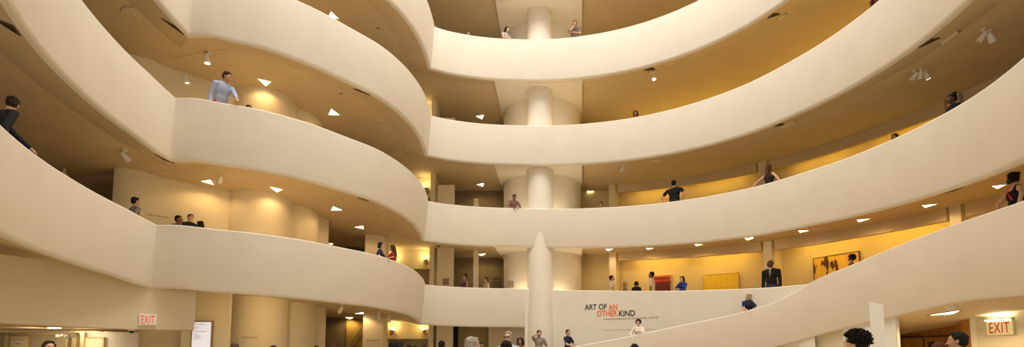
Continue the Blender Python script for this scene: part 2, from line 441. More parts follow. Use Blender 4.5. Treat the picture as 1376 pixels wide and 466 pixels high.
LIGHTS = [
 (('c',2), ((252.5,110),(261.7,105.5),(271,115)), 'glowing triangular ceiling light beside the man in the blue shirt'),
 (('c',2), ((346.5,105),(364,109.2),(357,115)), 'triangular ceiling light above the bay parapet, right of the man in blue shirt'),
 (('c',2), ((441.5,153.5),(445.2,145.5),(456.5,154)), 'triangular ceiling light under the third bay, farthest from the man in blue'),
 (('c',3), ((440,24),(445,15),(455,24.5)), 'topmost triangular ceiling light, half hidden behind the upper bay parapet'),
 (('c',1), ((270,242.5),(282.5,240.7),(287.5,247.5)), 'triangular ceiling light beside a white spotlight, above three dark haired heads'),
 (('c',1), ((362.7,250),(380,254),(371.5,257.5)), 'triangular ceiling light above the widest drum of the stair core'),
 (('c',1), ((445,282),(447.7,276.5),(460,281.5)), 'triangular ceiling light just past the stair drums, third from the white spotlight'),
 (('c',1), ((476.5,304.5),(487.7,302.7),(489,307)), 'triangular ceiling light nearest above the two talking women'),
 (('c',1), ((441,326.5),(447.7,326.5),(446,328.4)), 'tiny low triangular ceiling light at the edge of the stair drum'),
 (('c',0), ((476.5,420.7),(487.7,418.7),(489,421.2)), 'triangular ceiling light above the ground floor stair beside a spotlight'),
 (('c',0), ((464,425.7),(475,425.7),(470,428)), 'dim lowest ceiling light in front of the ochre stair wall'),
 (('c',3), ((639.7,155.5),(650,154),(647.7,159.7)), 'triangular ceiling light left of the column under the top balcony'),
 (('c',2), ((640.7,247.5),(650,245.5),(649,250)), 'triangular ceiling light over the short white post left of the column'),
 (('c',1), ((642.7,341),(652.7,340.2),(647.7,343.2)), 'triangular ceiling light over the first gallery lobby left of the column'),
 (('c',2), ((788.5,256.2),(798.5,256.2),(791.7,259.5)), 'triangular ceiling light right of the drum, upper of two on the second gallery'),
 (('c',2), ((791,274.2),(797,274.2),(793,275.8)), 'small triangular ceiling light right of the drum, just above the second parapet'),
 (('c',1), ((813.7,333.7),(824,333.7),(816.7,336.5)), 'triangular ceiling light above the man in the pale tee shirt by a pillar'),
 (('c',1), ((868,332.7),(878.5,332.7),(870.5,334.7)), 'triangular ceiling light above the man beside the red painting'),
 (('c',1), ((933,327.5),(944.7,327.5),(936,329.7)), 'triangular ceiling light between the red painting and the yellow painting'),
 (('c',1), ((1000.5,319.5),(1013,319.5),(1004,322)), 'triangular ceiling light left of the guard in the black suit'),
 (('c',1), ((795,345),(805,345),(798,347.2)), 'triangular ceiling light beside the drum, second lowest of the first gallery'),
 (('c',1), ((1072.7,309),(1087.5,309),(1075,311.7)), 'triangular ceiling light left above the dark branching painting'),
 (('c',1), ((1151.5,294.5),(1169.5,293),(1153.7,297.5)), 'triangular ceiling light right above the dark branching painting'),
 (('c',1), ((1239,275),(1260,273),(1243,278)), 'triangular ceiling light second from the woman in the black top'),
 (('c',1), ((1332.7,249),(1352,247),(1340,252.5)), 'triangular ceiling light behind the head of the woman in the black top'),
 (('c',1), ((784,353.2),(793,353.2),(788.5,355.6)), 'lowest triangular ceiling light at the side of the drum'),
]
for key, pts, lab in LIGHTS:
    tri_fixture('ceiling_light', lab, 'ceiling light', key, pts, 'diffuser', M['glow'], GL, M['cream'], power=5)
tri_fixture('ceiling_light', 'long wedge shaped light recessed in the low ceiling near the exit sign with red letters', 'ceiling light', 'ramp_ceiling', ((1247.5,422.5),(1290,416),(1279.5,421)), 'diffuser', M['glow'], GL, M['steel'], power=20)
tri_fixture('ceiling_light', 'slim rectangular light under the entrance bulkhead, farther from the exit sign', 'ceiling light', 'bulk_soffit', ((64,438.6),(82,438.9),(82,440.6),(64,440.2)), 'diffuser', M['glow'], 'bulkhead lights', M['cream'])
tri_fixture('ceiling_light', 'slim rectangular light under the bulkhead right below the small exit sign', 'ceiling light', 'bulk_soffit', ((192,444.2),(206,444.6),(206,446),(192,445.6)), 'diffuser', M['glow'], 'bulkhead lights', M['cream'])
VENTS = [
 (2, ((218.7,25),(235,27.5),(246,40.5)), 'dark triangular vent near the crease of the uppermost left balcony'),
 (1, ((-7,24),(18,34),(27,46)), 'dark triangular vent at the far upper left edge under the second balcony'),
 (1, ((208.7,206),(220,208.5),(233,215)), 'dark slim vent at the crease under the second left balcony'),
 (2, ((476,119),(482.7,117),(496,125.5)), 'dark triangular vent under the third bay parapet'),
 (1, ((482,264.5),(488,264),(495,269)), 'dark triangular vent under the second bay parapet'),
 (3, ((866,93.7),(876.7,90.5),(880,93)), 'dark triangular vent beside a lit spotlight on the orange ceiling'),
 (3, ((1032,23.7),(1039.5,17.5),(1047.5,18.5)), 'dark triangular vent high on the orange ceiling beside a pale track'),
 (2, ((1235.7,62.5),(1249.5,53),(1261.5,50.5)), 'dark triangular vent beside the pale track on the brown ceiling at right'),
 (2, ((1041.5,169),(1049.5,165.2),(1053,166.7)), 'small dark triangular vent above the woman leaning with spread arms'),
 (1, ((1264,259),(1294.5,250.5),(1282,256)), 'long dark vent under the second balcony near the woman in black top'),
]
for n, pts, lab in VENTS:
    tri_fixture('ceiling_vent', lab, 'vent', ('c', n), pts, 'dark_opening', M['slot'], 'triangular ceiling vents', M['vent'], .03)
def strip(n, a, b, lab):
    (p, nn), (q, _) = hit(('c', n), *a), hit(('c', n), *b)
    c = (p+q)/2; d = q-p
    t = thing('lighting_track', lab, 'track', c, 0, 'ceiling tracks')
    rot = d.to_track_quat('X', 'Z').to_matrix()
    bm = bmesh.new(); B(bm, nn*.028, (d.length, .05, .05), rot, .006); bobj('rail', bm, M['cream'], t)
    for k in (-1, 1): bm = bmesh.new(); B(bm, d/2*k + nn*.028, (.02, .07, .065), rot, .004); bobj('end_cap', bm, M['steel'], t)
strip(2, (1264.5,57.5), (1288,40), 'pale track on the brown ceiling between a dark vent and spotlights')
strip(2, (1050,169.5), (1069,162.5), 'short pale track beside the small vent above the woman with spread arms')
strip(3, (1044.5,25), (1056,17.5), 'short pale track beside the highest vent on the orange ceiling')
strip(3, (872,96.2), (884,94.5), 'short pale track holding the lit spotlight on the orange ceiling')
strip(2, (873,215.3), (889,213.6), 'short pale track under the third balcony, above the man in black tee shirt')

def spotlight(n, px, py, lab, aim, lit=False, s=1.0):
    p, nn = hit(('c', n), px, py)
    t = thing('spotlight', lab, 'spotlight', p, 0, 'ceiling spotlights')
    a = Vector(aim).normalized(); j = nn*.13*s
    bm = bmesh.new(); cyl(bm, -nn*.01, nn*.03*s, .045*s, n=16); bobj('mount', bm, M['cream'], t, 30)
    bm = bmesh.new(); cyl(bm, nn*.02*s, j, .014*s, n=10); ball(bm, j, .024*s); bobj('stem', bm, M['white'], t, 30)
    bm = bmesh.new(); cyl(bm, j-a*.07*s, j+a*.02*s, .035*s, .05*s, 18); cyl(bm, j+a*.02*s, j+a*.13*s, .05*s, .062*s, 18); h = bobj('lamp_head', bm, M['white'], t, 30)
    bm = bmesh.new(); cyl(bm, j+a*.128*s, j+a*.134*s, .055*s, n=18); bobj('lens', bm, M['lens'] if lit else M['steel'], h, 30)
SP = [
 (2,281,71,'white spotlight hanging above the man in the blue shirt', (0,.1,-1), True, 1.3),
 (2,250,99,'white spotlight beside the glowing triangle left of the man in blue', (.2,.3,-1), True, 1.1),
 (1,168,201,'white spotlight tilted under the second balcony left of the crease', (.5,.5,-.8), False, 1.3),
 (1,87,227,'white spotlight just over the lowest parapet at far left', (.3,.5,-.8), False, 1.1),
 (1,297,233,'white spotlight next to the triangle above the dark haired heads', (-.5,.5,-.6), True, 1.1),
 (0,459,408.5,'white spotlight under the lowest bay, leftmost of three', (-.5,.3,-.7), False, 1.2),
 (0,509,418.5,'white spotlight under the lowest bay in front of the white pier', (.05,.1,-1), False, 1.2),
 (0,523,424,'small white spotlight under the lowest bay by the lift lobby', (.3,.4,-.7), False, 1.0),
 (0,279,394,'small white spotlight under the lowest parapet above the information screen', (.1,.3,-1), False, .9),
 (3,879,97,'lit spotlight on the orange ceiling near a small vent', (-.1,-.2,-1), True, 1.2),
 (2,837,222,'small white spotlight under the third balcony right of the drum', (-.5,.3,-.8), False, 1.2),
 (2,1229,94,'spotlight on the brown ceiling, first of a cluster of three', (-.4,.4,-.7), False, 1.1),
 (2,1237,92,'spotlight on the brown ceiling, middle of a cluster of three', (.1,.4,-.8), False, 1.0),
 (2,1244,93,'spotlight on the brown ceiling, last of a cluster of three', (.5,.2,-.7), True, 1.0),
 (2,1321,39,'spotlight high on the dark brown ceiling, first of a pair', (-.4,.4,-.7), False, 1.1),
 (2,1330,40,'spotlight high on the dark brown ceiling, second of a pair', (.5,.2,-.7), False, 1.1),
]
for a in SP: spotlight(*a)
def disc(name, n, px, py, r, lab, cat, group=None, dark=False):
    p, nn = hit(('c', n), px, py)
    t = thing(name, lab, cat, p, 0, group)
    bm = bmesh.new(); cyl(bm, -nn*.01, nn*.014, r, r*.92, 24); bobj('cover_plate', bm, M['ceil'] if not dark else M['steel'], t, 30)
    bm = bmesh.new(); cyl(bm, nn*.01, nn*.03, r*.45, r*.3, 16); bobj('nozzle' if dark else 'grille', bm, M['steel'] if dark else M['ceil'], t, 30)
for n, x, y, lab in ((2,458.5,125.5,'small sprinkler left of the dark vent under the third bay'),(2,509,165,'small sprinkler right below the vent under the third bay'),(2,526.5,197,'small sprinkler lowest under the third bay'),
    (1,461.5,266,'small sprinkler left of the vent under the second bay'),(1,508,289,'small sprinkler right of the vent under the second bay'),(1,524,309,'small sprinkler above the woman in red under the second bay'),(3,508,38,'small sprinkler under the top bay'),(2,376,90,'small sprinkler above the triangle under the third bay')):
    disc('sprinkler', n, x, y, .055, lab, 'sprinkler', 'ceiling sprinklers', True)
disc('ceiling_speaker', 2, 183, 22, .33, 'flat round cover in the brown ceiling at upper left', 'speaker')

# ------------------------------------------------------------------ lettering
def text_mesh(body, size, spacing=1.0, bold=0, shear=0):
    cu = bpy.data.curves.new('lettering', 'FONT'); cu.body = body; cu.size = size; cu.space_character = spacing; cu.offset = bold; cu.shear = shear; cu.extrude = .003; cu.resolution_u = 4
    o = bpy.data.objects.new('lettering', cu); C.objects.link(o)
    dg = bpy.context.evaluated_depsgraph_get(); me = bpy.data.meshes.new_from_object(o.evaluated_get(dg))
    bpy.data.objects.remove(o); bpy.data.curves.remove(cu)
    return me
def place_text(name, me, mat_, parent, fn, w=None, x0=0, y0=0, h=None):
    """fn(x, y, z) -> world; the text is scaled to width w and height h and starts at x0, y0"""
    xs = [v.co.x for v in me.vertices]; ys = [v.co.y for v in me.vertices]; k = w/(max(xs)-min(xs)) if w else 1; ky = h/(max(ys)-min(ys)) if h else k
    a, b = min(xs), min(ys)
    for v in me.vertices: v.co = fn(x0+(v.co.x-a)*k, y0+(v.co.y-b)*ky, v.co.z)
    me.materials.clear(); me.materials.append(mat_)
    o = bpy.data.objects.new(name, me); C.objects.link(o); o.parent = parent
    return o
def flat_frame(o, right, up):
    o, right, up = Vector(o), Vector(right).normalized(), Vector(up).normalized(); n = right.cross(up)
    return lambda x, y, z: o + right*x + up*y + n*z
# the title on the curved wall
def title_at(px, py):
    """angle and height on the title wall under a picture point"""
    best = None
    for k in range(-400, 0):
        t = k/10; x, y = polar(rad(0, t)+LEAN*.6, t); d = ray(px, py); s = (x*d.x+y*d.y)/(d.x*d.x+d.y*d.y)
        e = abs(x*d.y-y*d.x)
        if best is None or e < best[0]: best = (e, t, 1.6+d.z*s)
    return best[1], best[2]
def title_fn(t0, z0):
    def fn(x, y, z):
        zz = z0+y; r0 = rad(0, t0); t = t0 - math.degrees(x/r0)
        f = min(1, max(0, (ztop(0, t)-zz)/HB[0])); r = rad(0, t) + (LEAN*.98)*f - .006 - z
        a, b = polar(r, t); return Vector((a, b, zz))
    return fn
wt = thing('wall_lettering', 'exhibition title in black and orange capitals on the curved white wall', 'lettering', (0, 0, 0))
def title_word(word, px0, px1, py0, py1, m, nm, shear=0, bold=0, spacing=1.0):
    t0, zb = title_at(px0, py1); t1, _ = title_at(px1, py1); _, zt = title_at(px0, py0)
    place_text(nm, text_mesh(word, .5, spacing, bold, shear), m, wt, title_fn(t0, zb), w=math.radians(t0-t1)*rad(0, t0), h=zt-zb)
title_word('ART OF', 785.5, 815.5, 409, 416.5, M['ink'], 'title_words', bold=.009)
title_word('AN', 818, 829.8, 409, 416.5, M['orange'], 'title_accent_words', bold=.009)
title_word('OTHER', 802, 829.8, 417.3, 425, M['orange'], 'title_accent_words', bold=.009)
title_word('KIND', 832, 853.5, 417.3, 425, M['ink'], 'title_words', bold=.009)
title_word('International Abstraction and the Guggenheim, 1949-1960', 811, 885, 427, 430.3, M['grey_ink'], 'subtitle', shear=.3)
t0, z0 = title_at(811, 443.4); t1, _ = title_at(878, 443.4)
fnt = title_fn(t0, z0); Lw = math.radians(t0-t1)*rad(0, t0); V, Fc = [], []
for i in range(25): V += [fnt(Lw*i/24, 0, .002), fnt(Lw*i/24, .012, .002)]
for i in range(24): Fc.append((2*i, 2*i+2, 2*i+3, 2*i+1))
obj('underline', V, Fc, M['grey_ink'], wt)
# word on the stair drum at ground level
def drum_text(word, x, y, r, px0, px1, py, m, lab, hgt):
    def solve(px):
        best = None
        for k in range(-900, 900):
            a = k/900*PI*.6; q = Vector((x+r*math.sin(a), y-r*math.cos(a), 0)); d = ray(px, py); e = abs(q.x*d.y-q.y*d.x)
            if best is None or e < best[0]: best = (e, a, 1.6+d.z*(q.x*d.x+q.y*d.y)/(d.x**2+d.y**2))
        return best[1], best[2]
    (a0, z), (a1, _) = solve(px0), solve(px1)
    o = place_text('wall_lettering', text_mesh(word, .3), m, None, lambda u, v, w: Vector((x+(r+.003+w)*math.sin(a0+u/r), y-(r+.003+w)*math.cos(a0+u/r), z+v)), w=(a1-a0)*r, h=hgt)
    tag(o, lab, 'lettering')
drum_text('Information', -8.22, 16.38, 1.0, 326, 346, 454.5, M['grey_ink'], 'small grey word on the plastered stair drum at ground level', .085)

# ------------------------------------------------------------------ signs and the information screen
def on_plane(px, py, o, nrm):
    d = ray(px, py); o, nrm = Vector(o), Vector(nrm); s = (o-EYE).dot(nrm)/d.dot(nrm); return EYE + d*s
def exit_sign(lab, o, right, w, h, letters, lamp=False, group=None):
    """o: middle of the back face"""
    right = Vector(right).normalized(); up = Vector((0, 0, 1)); n = right.cross(up)
    R = Matrix((right, -n, up)).transposed()
    t = thing('exit_sign', lab, 'sign', o)
    bm = bmesh.new(); B(bm, n*.035, (w, .07, h), R, .008); bobj('housing', bm, M['cream'] if lamp else M['white'], t)
    bm = bmesh.new(); B(bm, n*.071, (w*.95, .004, h*.93), R); fp_ = bobj('face_plate', bm, M['signface'] if lamp else M['white'], t)
    place_text('letters', text_mesh('EXIT', .2, 1.08, .0), letters, t, lambda x, y, z: right*(x-w*.37) + up*(y-h*.36) + n*(.0735+z), w=w*.74, h=h*.72)
    if lamp:
        bm = bmesh.new(); B(bm, n*.07 + up*(h/2+.035), (w*1.04, .10, .03), R, .006); hd = bobj('lamp_hood', bm, M['steel'], t)
        bm = bmesh.new(); cyl(bm, n*.08 + up*(h/2+.012) - right*w*.45, n*.08 + up*(h/2+.012) + right*w*.45, .012, n=12); bobj('lamp_tube', bm, M['tube'], t)
        for k in (-1, 1):
            bm = bmesh.new(); B(bm, n*.07 + up*(h/2+.016) + right*k*w*.5, (.02, .09, .055), R, .004); bobj('end_bracket', bm, M['steel'], t)
    return t
M['signface'] = mat('sign_face', (.85, .80, .55), .4, emit=(.9, .8, .45), es=.12)
M['tube'] = mat('lamp_tube', (1, .95, .8), .4, emit=(1, .88, .6), es=14)
p, nn = hit('bulk_wall', 198.5, 429.5)
rt = Vector((-nn.y, nn.x, 0)); rt = rt if rt.x > 0 else -rt
exit_sign('small white exit sign with glowing red letters on the beige bulkhead wall', p, rt, .36, .27, M['redglow'])
# screen on the wall panel
p = on_plane(273, 452, (-9.33, 14.45, 0), (.08, -1, 0)); q0, q1 = on_plane(259.5, 431, (-9.33, 14.45, 0), (.08, -1, 0)), on_plane(288, 431, (-9.33, 14.45, 0), (.08, -1, 0))
sw = (q1-q0).length; stop = q0.z; sh = 1.25
rt = (q1-q0).normalized(); R = Matrix((rt, Vector((0, 1, 0)), Vector((0, 0, 1)))).transposed(); R = Matrix((rt, Vector((-rt.y, rt.x, 0)), Vector((0, 0, 1)))).transposed()
nrm = -Vector((-rt.y, rt.x, 0)); mid = (q0+q1)/2 - Vector((0, 0, sh/2))
t = thing('information_screen', 'upright lit information screen in a slim brown frame on beige wall', 'screen', mid)
bm = bmesh.new(); B(bm, nrm*.04, (sw, .08, sh), R, .01); bobj('frame', bm, mat('bronze_frame', (.34, .24, .12), .4, .4), t)
bm = bmesh.new(); B(bm, nrm*.082, (sw*.86, .006, sh*.94), R); scr = bobj('display', bm, M['screen'], t)
bm = bmesh.new()
for k, (dz, wd, x) in enumerate(((.05,.5,0),(.12,.30,0),(.155,.2,0),(.20,.12,0),(.255,.60,0),(.32,.16,0),(.35,.34,0),(.38,.28,0),(.41,.32,0),(.44,.42,0),(.47,.2,0))):
    B(bm, nrm*.0865 + rt*(-sw*.36+sw*wd/2) + Vector((0, 0, sh/2-.05-dz)), (sw*wd, .001, .012 if k in (0, 4) else .008), R)
bobj('text_lines', bm, mat('screen_text', (.25, .25, .3), .6), scr)

# ------------------------------------------------------------------ paintings on the gallery wall
def canvas_mat(name, cols, scale, kind):
    m = bpy.data.materials.new(name); m.use_nodes = True; nt = m.node_tree; b = nt.nodes['Principled BSDF']; b.inputs['Roughness'].default_value = .8
    tc = nt.nodes.new('ShaderNodeTexCoord'); r = nt.nodes.new('ShaderNodeValToRGB'); mp = nt.nodes.new('ShaderNodeMapping')
    nt.links.new(tc.outputs['Generated'], mp.inputs[0]); n = nt.nodes.new('ShaderNodeTexNoise'); n.inputs['Detail'].default_value = 6
    n.inputs['Scale'].default_value = scale; nt.links.new(mp.outputs[0], n.inputs['Vector'])
    if kind == 'bands':
        sx = nt.nodes.new('ShaderNodeSeparateXYZ'); nt.links.new(tc.outputs['Generated'], sx.inputs[0])
        ma = nt.nodes.new('ShaderNodeMath'); ma.operation = 'MULTIPLY_ADD'; ma.inputs[1].default_value = .16; nt.links.new(n.outputs[0], ma.inputs[0]); nt.links.new(sx.outputs[2], ma.inputs[2])
        mk = nt.nodes.new('ShaderNodeMath'); mk.operation = 'MULTIPLY'; mk.inputs[1].default_value = .85; nt.links.new(sx.outputs[2], mk.inputs[0]); nt.links.new(mk.outputs[0], ma.inputs[2])
        nt.links.new(ma.outputs[0], r.inputs[0])
    else:
        if kind == 'trunks': mp.inputs['Scale'].default_value = (2.2, 2.2, .8)
        nt.links.new(n.outputs[0], r.inputs[0])
    e = r.color_ramp.elements
    while len(e) < len(cols): e.new(.5)
    for q, (pos, c) in zip(e, cols): q.position = pos; q.color = (*c, 1)
    nt.links.new(r.outputs[0], b.inputs['Base Color']); return m
def painting(lab, px0, px1, py0, zh, cm, fm):
    r = GR[0]-.03; ce = ceil_z(0, -40)
    t0, t1 = th_px(px0, r, ce-.9), th_px(px1, r, ce-.9)
    a, b = Vector((*polar(r, t0), 0)), Vector((*polar(r, t1), 0)); rt = (b-a).normalized(); w = (b-a).length
    mid = (a+b)/2; inn = Vector((XC-mid.x, YC-mid.y, 0)).normalized(); mid += inn*.04
    d = ray((px0+px1)/2, py0); zt = 1.6+d.z*(mid.x*d.x+mid.y*d.y)/(d.x**2+d.y**2)
    R = Matrix((rt, -inn, Vector((0, 0, 1)))).transposed()
    t = thing('painting', lab, 'painting', (mid.x, mid.y, zt-zh/2))
    bm = bmesh.new()
    for s in (-1, 1):
        B(bm, rt*s*(w/2+.012), (.025, .07, zh+.05), R); B(bm, Vector((0, 0, s*(zh/2+.012))), (w, .07, .025), R)
    bobj('frame', bm, fm, t)
    # canvas kept axis aligned in its own space so its pattern follows it
    bm = bmesh.new(); B(bm, (0, 0, 0), (w, .045, zh)); o = bobj('canvas', bm, cm, t); o.rotation_euler = R.to_euler()
M['gilt'] = mat('pale_wood_frame', (.62, .40, .14), .5); M['darkframe'] = mat('dark_wood_frame', (.10, .05, .02), .5)
painting('red and orange abstract painting with dark lower half beside a man', 879.5, 901.5, 370.5, 1.15, canvas_mat('red_canvas', [(.3,(.10,.015,.015)),(.74,(.13,.018,.02)),(.76,(.50,.045,.012)),(.83,(.55,.05,.02)),(.845,(.06,.025,.05)),(.875,(.06,.025,.06)),(.89,(.60,.07,.015))], 3, 'bands'), M['gilt'])
painting('wide plain yellow painting in a thin pale frame', 946, 992, 368.5, 1.1, canvas_mat('yellow_canvas', [(.35,(.78,.52,.04)),(.7,(.85,.60,.06))], 9, 'noise'), M['gilt'])
painting('large golden painting with dark brown branching shapes in a dark frame', 1094.5, 1154.5, 343, 1.75, canvas_mat('golden_canvas', [(.34,(.05,.02,.006)),(.40,(.09,.035,.008)),(.415,(.70,.42,.05)),(.8,(.80,.52,.09))], 2.3, 'trunks'), M['darkframe'])

# ------------------------------------------------------------------ lift lobby: doors, sconces, panels and post, one set per storey
def storey(n):
    if n < 0: return GROUND, ztop(0, 17)-HB[0]
    return floor_z(n, 17), ztop(n+1, 17)-HB[n+1]+RS
LAB = ['on the ground floor', 'on the first gallery', 'on the second gallery', 'on the third gallery']
M['lobby'] = mat('lobby_plaster', (.80, .70, .44), .8, noise=.02)
M['shade'] = mat('sconce_metal', (.42, .34, .18), .35, .6)
def sconce(x, y, z, lab, tilt):
    t = thing('wall_sconce', lab, 'wall lamp', (x, y, z), 0, 'lift lobby sconces')
    bm = bmesh.new(); B(bm, (0, -.02, -.05), (.10, .05, .16), None, .008); bobj('bracket', bm, M['shade'], t)
    a = Vector((tilt*.35, -.35, .9)).normalized(); c = Vector((0, -.13, -.02))
    bm = bmesh.new(); cyl(bm, c-a*.16, c+a*.12, .055, .105, 20); bobj('shade', bm, M['shade'], t, 30)
    bm = bmesh.new(); cyl(bm, c+a*.118, c+a*.126, .09, n=20); bobj('diffuser', bm, M['lens'], t, 30)
    d = bpy.data.lights.new('sconce_light', 'POINT'); d.energy = 5; d.color = (1, .74, .28); d.shadow_soft_size = .06
    o = bpy.data.objects.new('sconce_light', d); C.objects.link(o); o.parent = t; o.location = c + a*.24
for n in range(-1, 4):
    z0, z1 = storey(n); k = n+1
    # header above the lift doors and the two door leaves
    struct(boxo('wall_lobby', (-4.6, 23.02, z0+2.08+(z1+.4-z0-2.08)/2), (2.0, .5, z1+.4-z0-2.08), M['lobby']))
    if n < 3:
        d = thing('lift_door', 'dull olive lift door of two leaves '+['on the ground floor behind the crowd', 'on the first gallery beyond the bay', 'on the second gallery beyond the bay', 'on the third gallery'][k], 'door', (-4.6, 23.2, z0), 0, 'lift doors')
        for sx in (-1, 1):
            bm = bmesh.new(); B(bm, (sx*.475, 0, 1.04), (.94, .05, 2.07), None, .004); bobj('door_leaf', bm, M['olive'], d)
        bm = bmesh.new(); B(bm, (0, -.03, 2.10), (1.96, .06, .05), None, .004); bobj('head_trim', bm, M['steel'], d)
    if n < 3:
        for q, (sx, tl) in enumerate(((-5.32, 1), (-3.84, -1))):
            if n >= 1 and q == 0: continue
            sconce(sx, 22.76, z0+2.42, 'brass uplight sconce ' + ('left of the lift door ' if q == 0 else 'right of the lift door ') + ['behind the ground floor crowd', 'on the first gallery', 'on the second gallery', 'on the third gallery by the bay edge'][k], tl)
    # pale panel and post
    full = n < 1; ph = z1+.2-z0 if full else (2.5 if n == 1 else 2.25)
    if n < 3:
        struct(boxo('wall_panel', (-2.93, 22.35, z0+ph/2), (.72, .16, ph), M['wall']))
    if n >= 0 and n < 2:
        hp = z1+.2-z0 if n == 0 else 2.0
        struct(boxo('wall_post', (-1.62, 22.75, z0+hp/2), (.22, .22, hp), M['wall']))
    if n == 2: pass
# ground floor under the first balcony, left of the column
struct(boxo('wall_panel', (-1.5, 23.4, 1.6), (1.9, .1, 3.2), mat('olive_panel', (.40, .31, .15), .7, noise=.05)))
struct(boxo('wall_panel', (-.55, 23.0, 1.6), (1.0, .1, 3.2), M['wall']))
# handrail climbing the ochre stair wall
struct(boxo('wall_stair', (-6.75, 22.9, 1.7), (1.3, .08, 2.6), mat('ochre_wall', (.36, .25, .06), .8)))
t = thing('stair_handrail', 'dark handrail climbing the ochre wall behind the ground floor crowd', 'handrail', (-6.75, 22.78, GROUND))
bm = bmesh.new(); cyl(bm, (-.66, 0, 1.42), (.03, 0, 2.55), .03, n=12); bobj('rail', bm, M['olive'], t, 30)
for fx in (.2, .8):
    bm = bmesh.new(); p = Vector((-.66+.69*fx, 0, 1.42+1.13*fx)); cyl(bm, p, p+Vector((0, .09, -.05)), .014, n=8); bobj('bracket', bm, M['olive'], t, 30)
# small boards on the first gallery lobby walls
def board(name, lab, px0, px1, py0, py1, Y, face, n_lines, frame, cat='sign'):
    d0, d1 = ray(px0, py0), ray(px1, py1); a = EYE+d0*(Y/d0.y); b = EYE+d1*(Y/d1.y)
    c = ((a.x+b.x)/2, Y, (a.z+b.z)/2); w, h = b.x-a.x, a.z-b.z
    t = thing(name, lab, cat, c)
    bm = bmesh.new(); B(bm, (0, .01, 0), (w, .03, h), None, .004); bobj('frame', bm, frame, t)
    bm = bmesh.new(); B(bm, (0, -.008, 0), (w*.86, .012, h*.88)); f = bobj('face', bm, face, t)
    if n_lines:
        bm = bmesh.new()
        for i in range(n_lines): B(bm, (-w*.05*(i % 2), -.0155, h*(.33-.66*i/max(1, n_lines-1))), (w*(.7-.1*(i % 2)), .002, .018))
        bobj('text_lines', bm, M['grey_ink'], f)
board('poster', 'small dark patterned poster on the pale panel of the first gallery', 595, 603, 374, 382.5, 22.26, canvas_mat('poster_face', [(.4,(.10,.04,.03)),(.5,(.55,.40,.28)),(.6,(.2,.1,.07))], 7, 'noise'), 0, M['darkframe'], 'poster')
board('notice_board', 'dark notice board left of the drum on the first gallery', 661, 675, 369.5, 388, 24.55, mat('board_face', (.10, .07, .03), .5), 4, M['olive'])
board('wall_plaque', 'small dark framed plaque on the drum left of the column', 683, 690, 377.5, 386, 21.55, mat('plaque_face', (.24, .19, .12), .5), 2, M['darkframe'])
board('wall_switch', 'tiny brass switch plate on the drum right of the column', 745.6, 747.4, 378.5, 381, 21.55, M['gilt'], 0, M['gilt'], 'switch')
board('ticket_notice', 'white notice with a dark mark on the ground floor pier', 496.5, 508, 463.6, 473, 20.57, M['white'], 2, M['cream'], 'notice')
# illegible small lettering on walls
def dashes(name, lab, pts_fn, m, parts):
    bm = bmesh.new()
    for a, b in parts:
        p, q = pts_fn(a), pts_fn(b); c = (p+q)/2; R = (q-p).to_track_quat('X', 'Z').to_matrix(); B(bm, c, ((q-p).length, .006, .035), R)
    return tag(bobj(name, bm, m), lab, 'lettering')
sa, sb = Vector((-10.6, 14.12)), Vector((-8.86, 15.5))
def on_stair(px, py):
    d = ray(px, py); n_ = Vector((sb.y-sa.y, -(sb.x-sa.x), 0)).normalized(); o = Vector((sa.x, sa.y, 0)); s = (o-EYE).dot(n_)/d.dot(n_); return EYE + d*s*.9995
dashes('wall_lettering', 'thin grey line of words on the stair wall behind the dark haired heads', lambda a: on_stair(*a), M['grey_ink'], [((197.5,288),(205,289)),((206,289.2),(211,289.9)),((212.5,290.1),(217,290.7)),((218,290.9),(226,292))])
dashes('wall_lettering', 'short grey line of words on the ground floor pier above the notice', lambda a: on_plane(a[0], a[1], (0, 20.588, 0), (0, -1, 0)), M['grey_ink'], [((492.5,457),(498,457)),((499.5,457),(502,457)),((503,457),(509.5,457))])
dome = thing('security_camera', 'small dark dome camera under the bulkhead near the exit sign', 'camera', (lambda d: EYE + d*((2.15-1.6)/d.z))(ray(177, 442.6)))
bm = bmesh.new(); cyl(bm, (0, 0, .01), (0, 0, -.03), .08, .075, 20); bobj('mount', bm, M['white'], dome, 30)
bm = bmesh.new(); ball(bm, (0, 0, -.035), .058, n=16); bobj('dome', bm, M['black'], dome, 180)
p, nn = hit(('c', 1), 589.5, 329)
if p is None: p = EYE + ray(589.5, 329.5)*20.6
dome = thing('security_camera', 'tiny dark dome camera at the balcony edge by the bay', 'camera', p)
bm = bmesh.new(); cyl(bm, (0, 0, .01), (0, 0, -.03), .08, .075, 20); bobj('mount', bm, M['white'], dome, 30)
bm = bmesh.new(); ball(bm, (0, 0, -.035), .06, n=16); bobj('dome', bm, M['black'], dome, 180)

# ------------------------------------------------------------------ entrance at lower left: glass doors, drum, fittings
def pt(px, py, Y): d = ray(px, py); return EYE + d*(Y/d.y)
t = thing('entrance_partition', 'glazed entrance partition with dark metal posts under the bulkhead', 'partition', (-11.6, 12.6, GROUND))
o_ = Vector((-11.6, 12.6, GROUND))
zt = pt(60, 449.5, 12.6).z
for px in (3, 8, 92, 103):
    a = pt(px, 455, 12.6); bm = bmesh.new(); B(bm, (a.x-o_.x, 0, (zt-GROUND)/2), (.075, .12, zt-GROUND), None, .008); bobj('post', bm, M['olive'], t)
a, b = pt(-6, 449.5, 12.6), pt(104, 449.5, 12.6)
bm = bmesh.new(); B(bm, ((a.x+b.x)/2-o_.x, 0, zt-GROUND+.02), (b.x-a.x, .13, .06), None, .008); bobj('head_rail', bm, M['dark'], t)
M['glazing'] = bpy.data.materials.new('clear_glazing'); M['glazing'].use_nodes = True
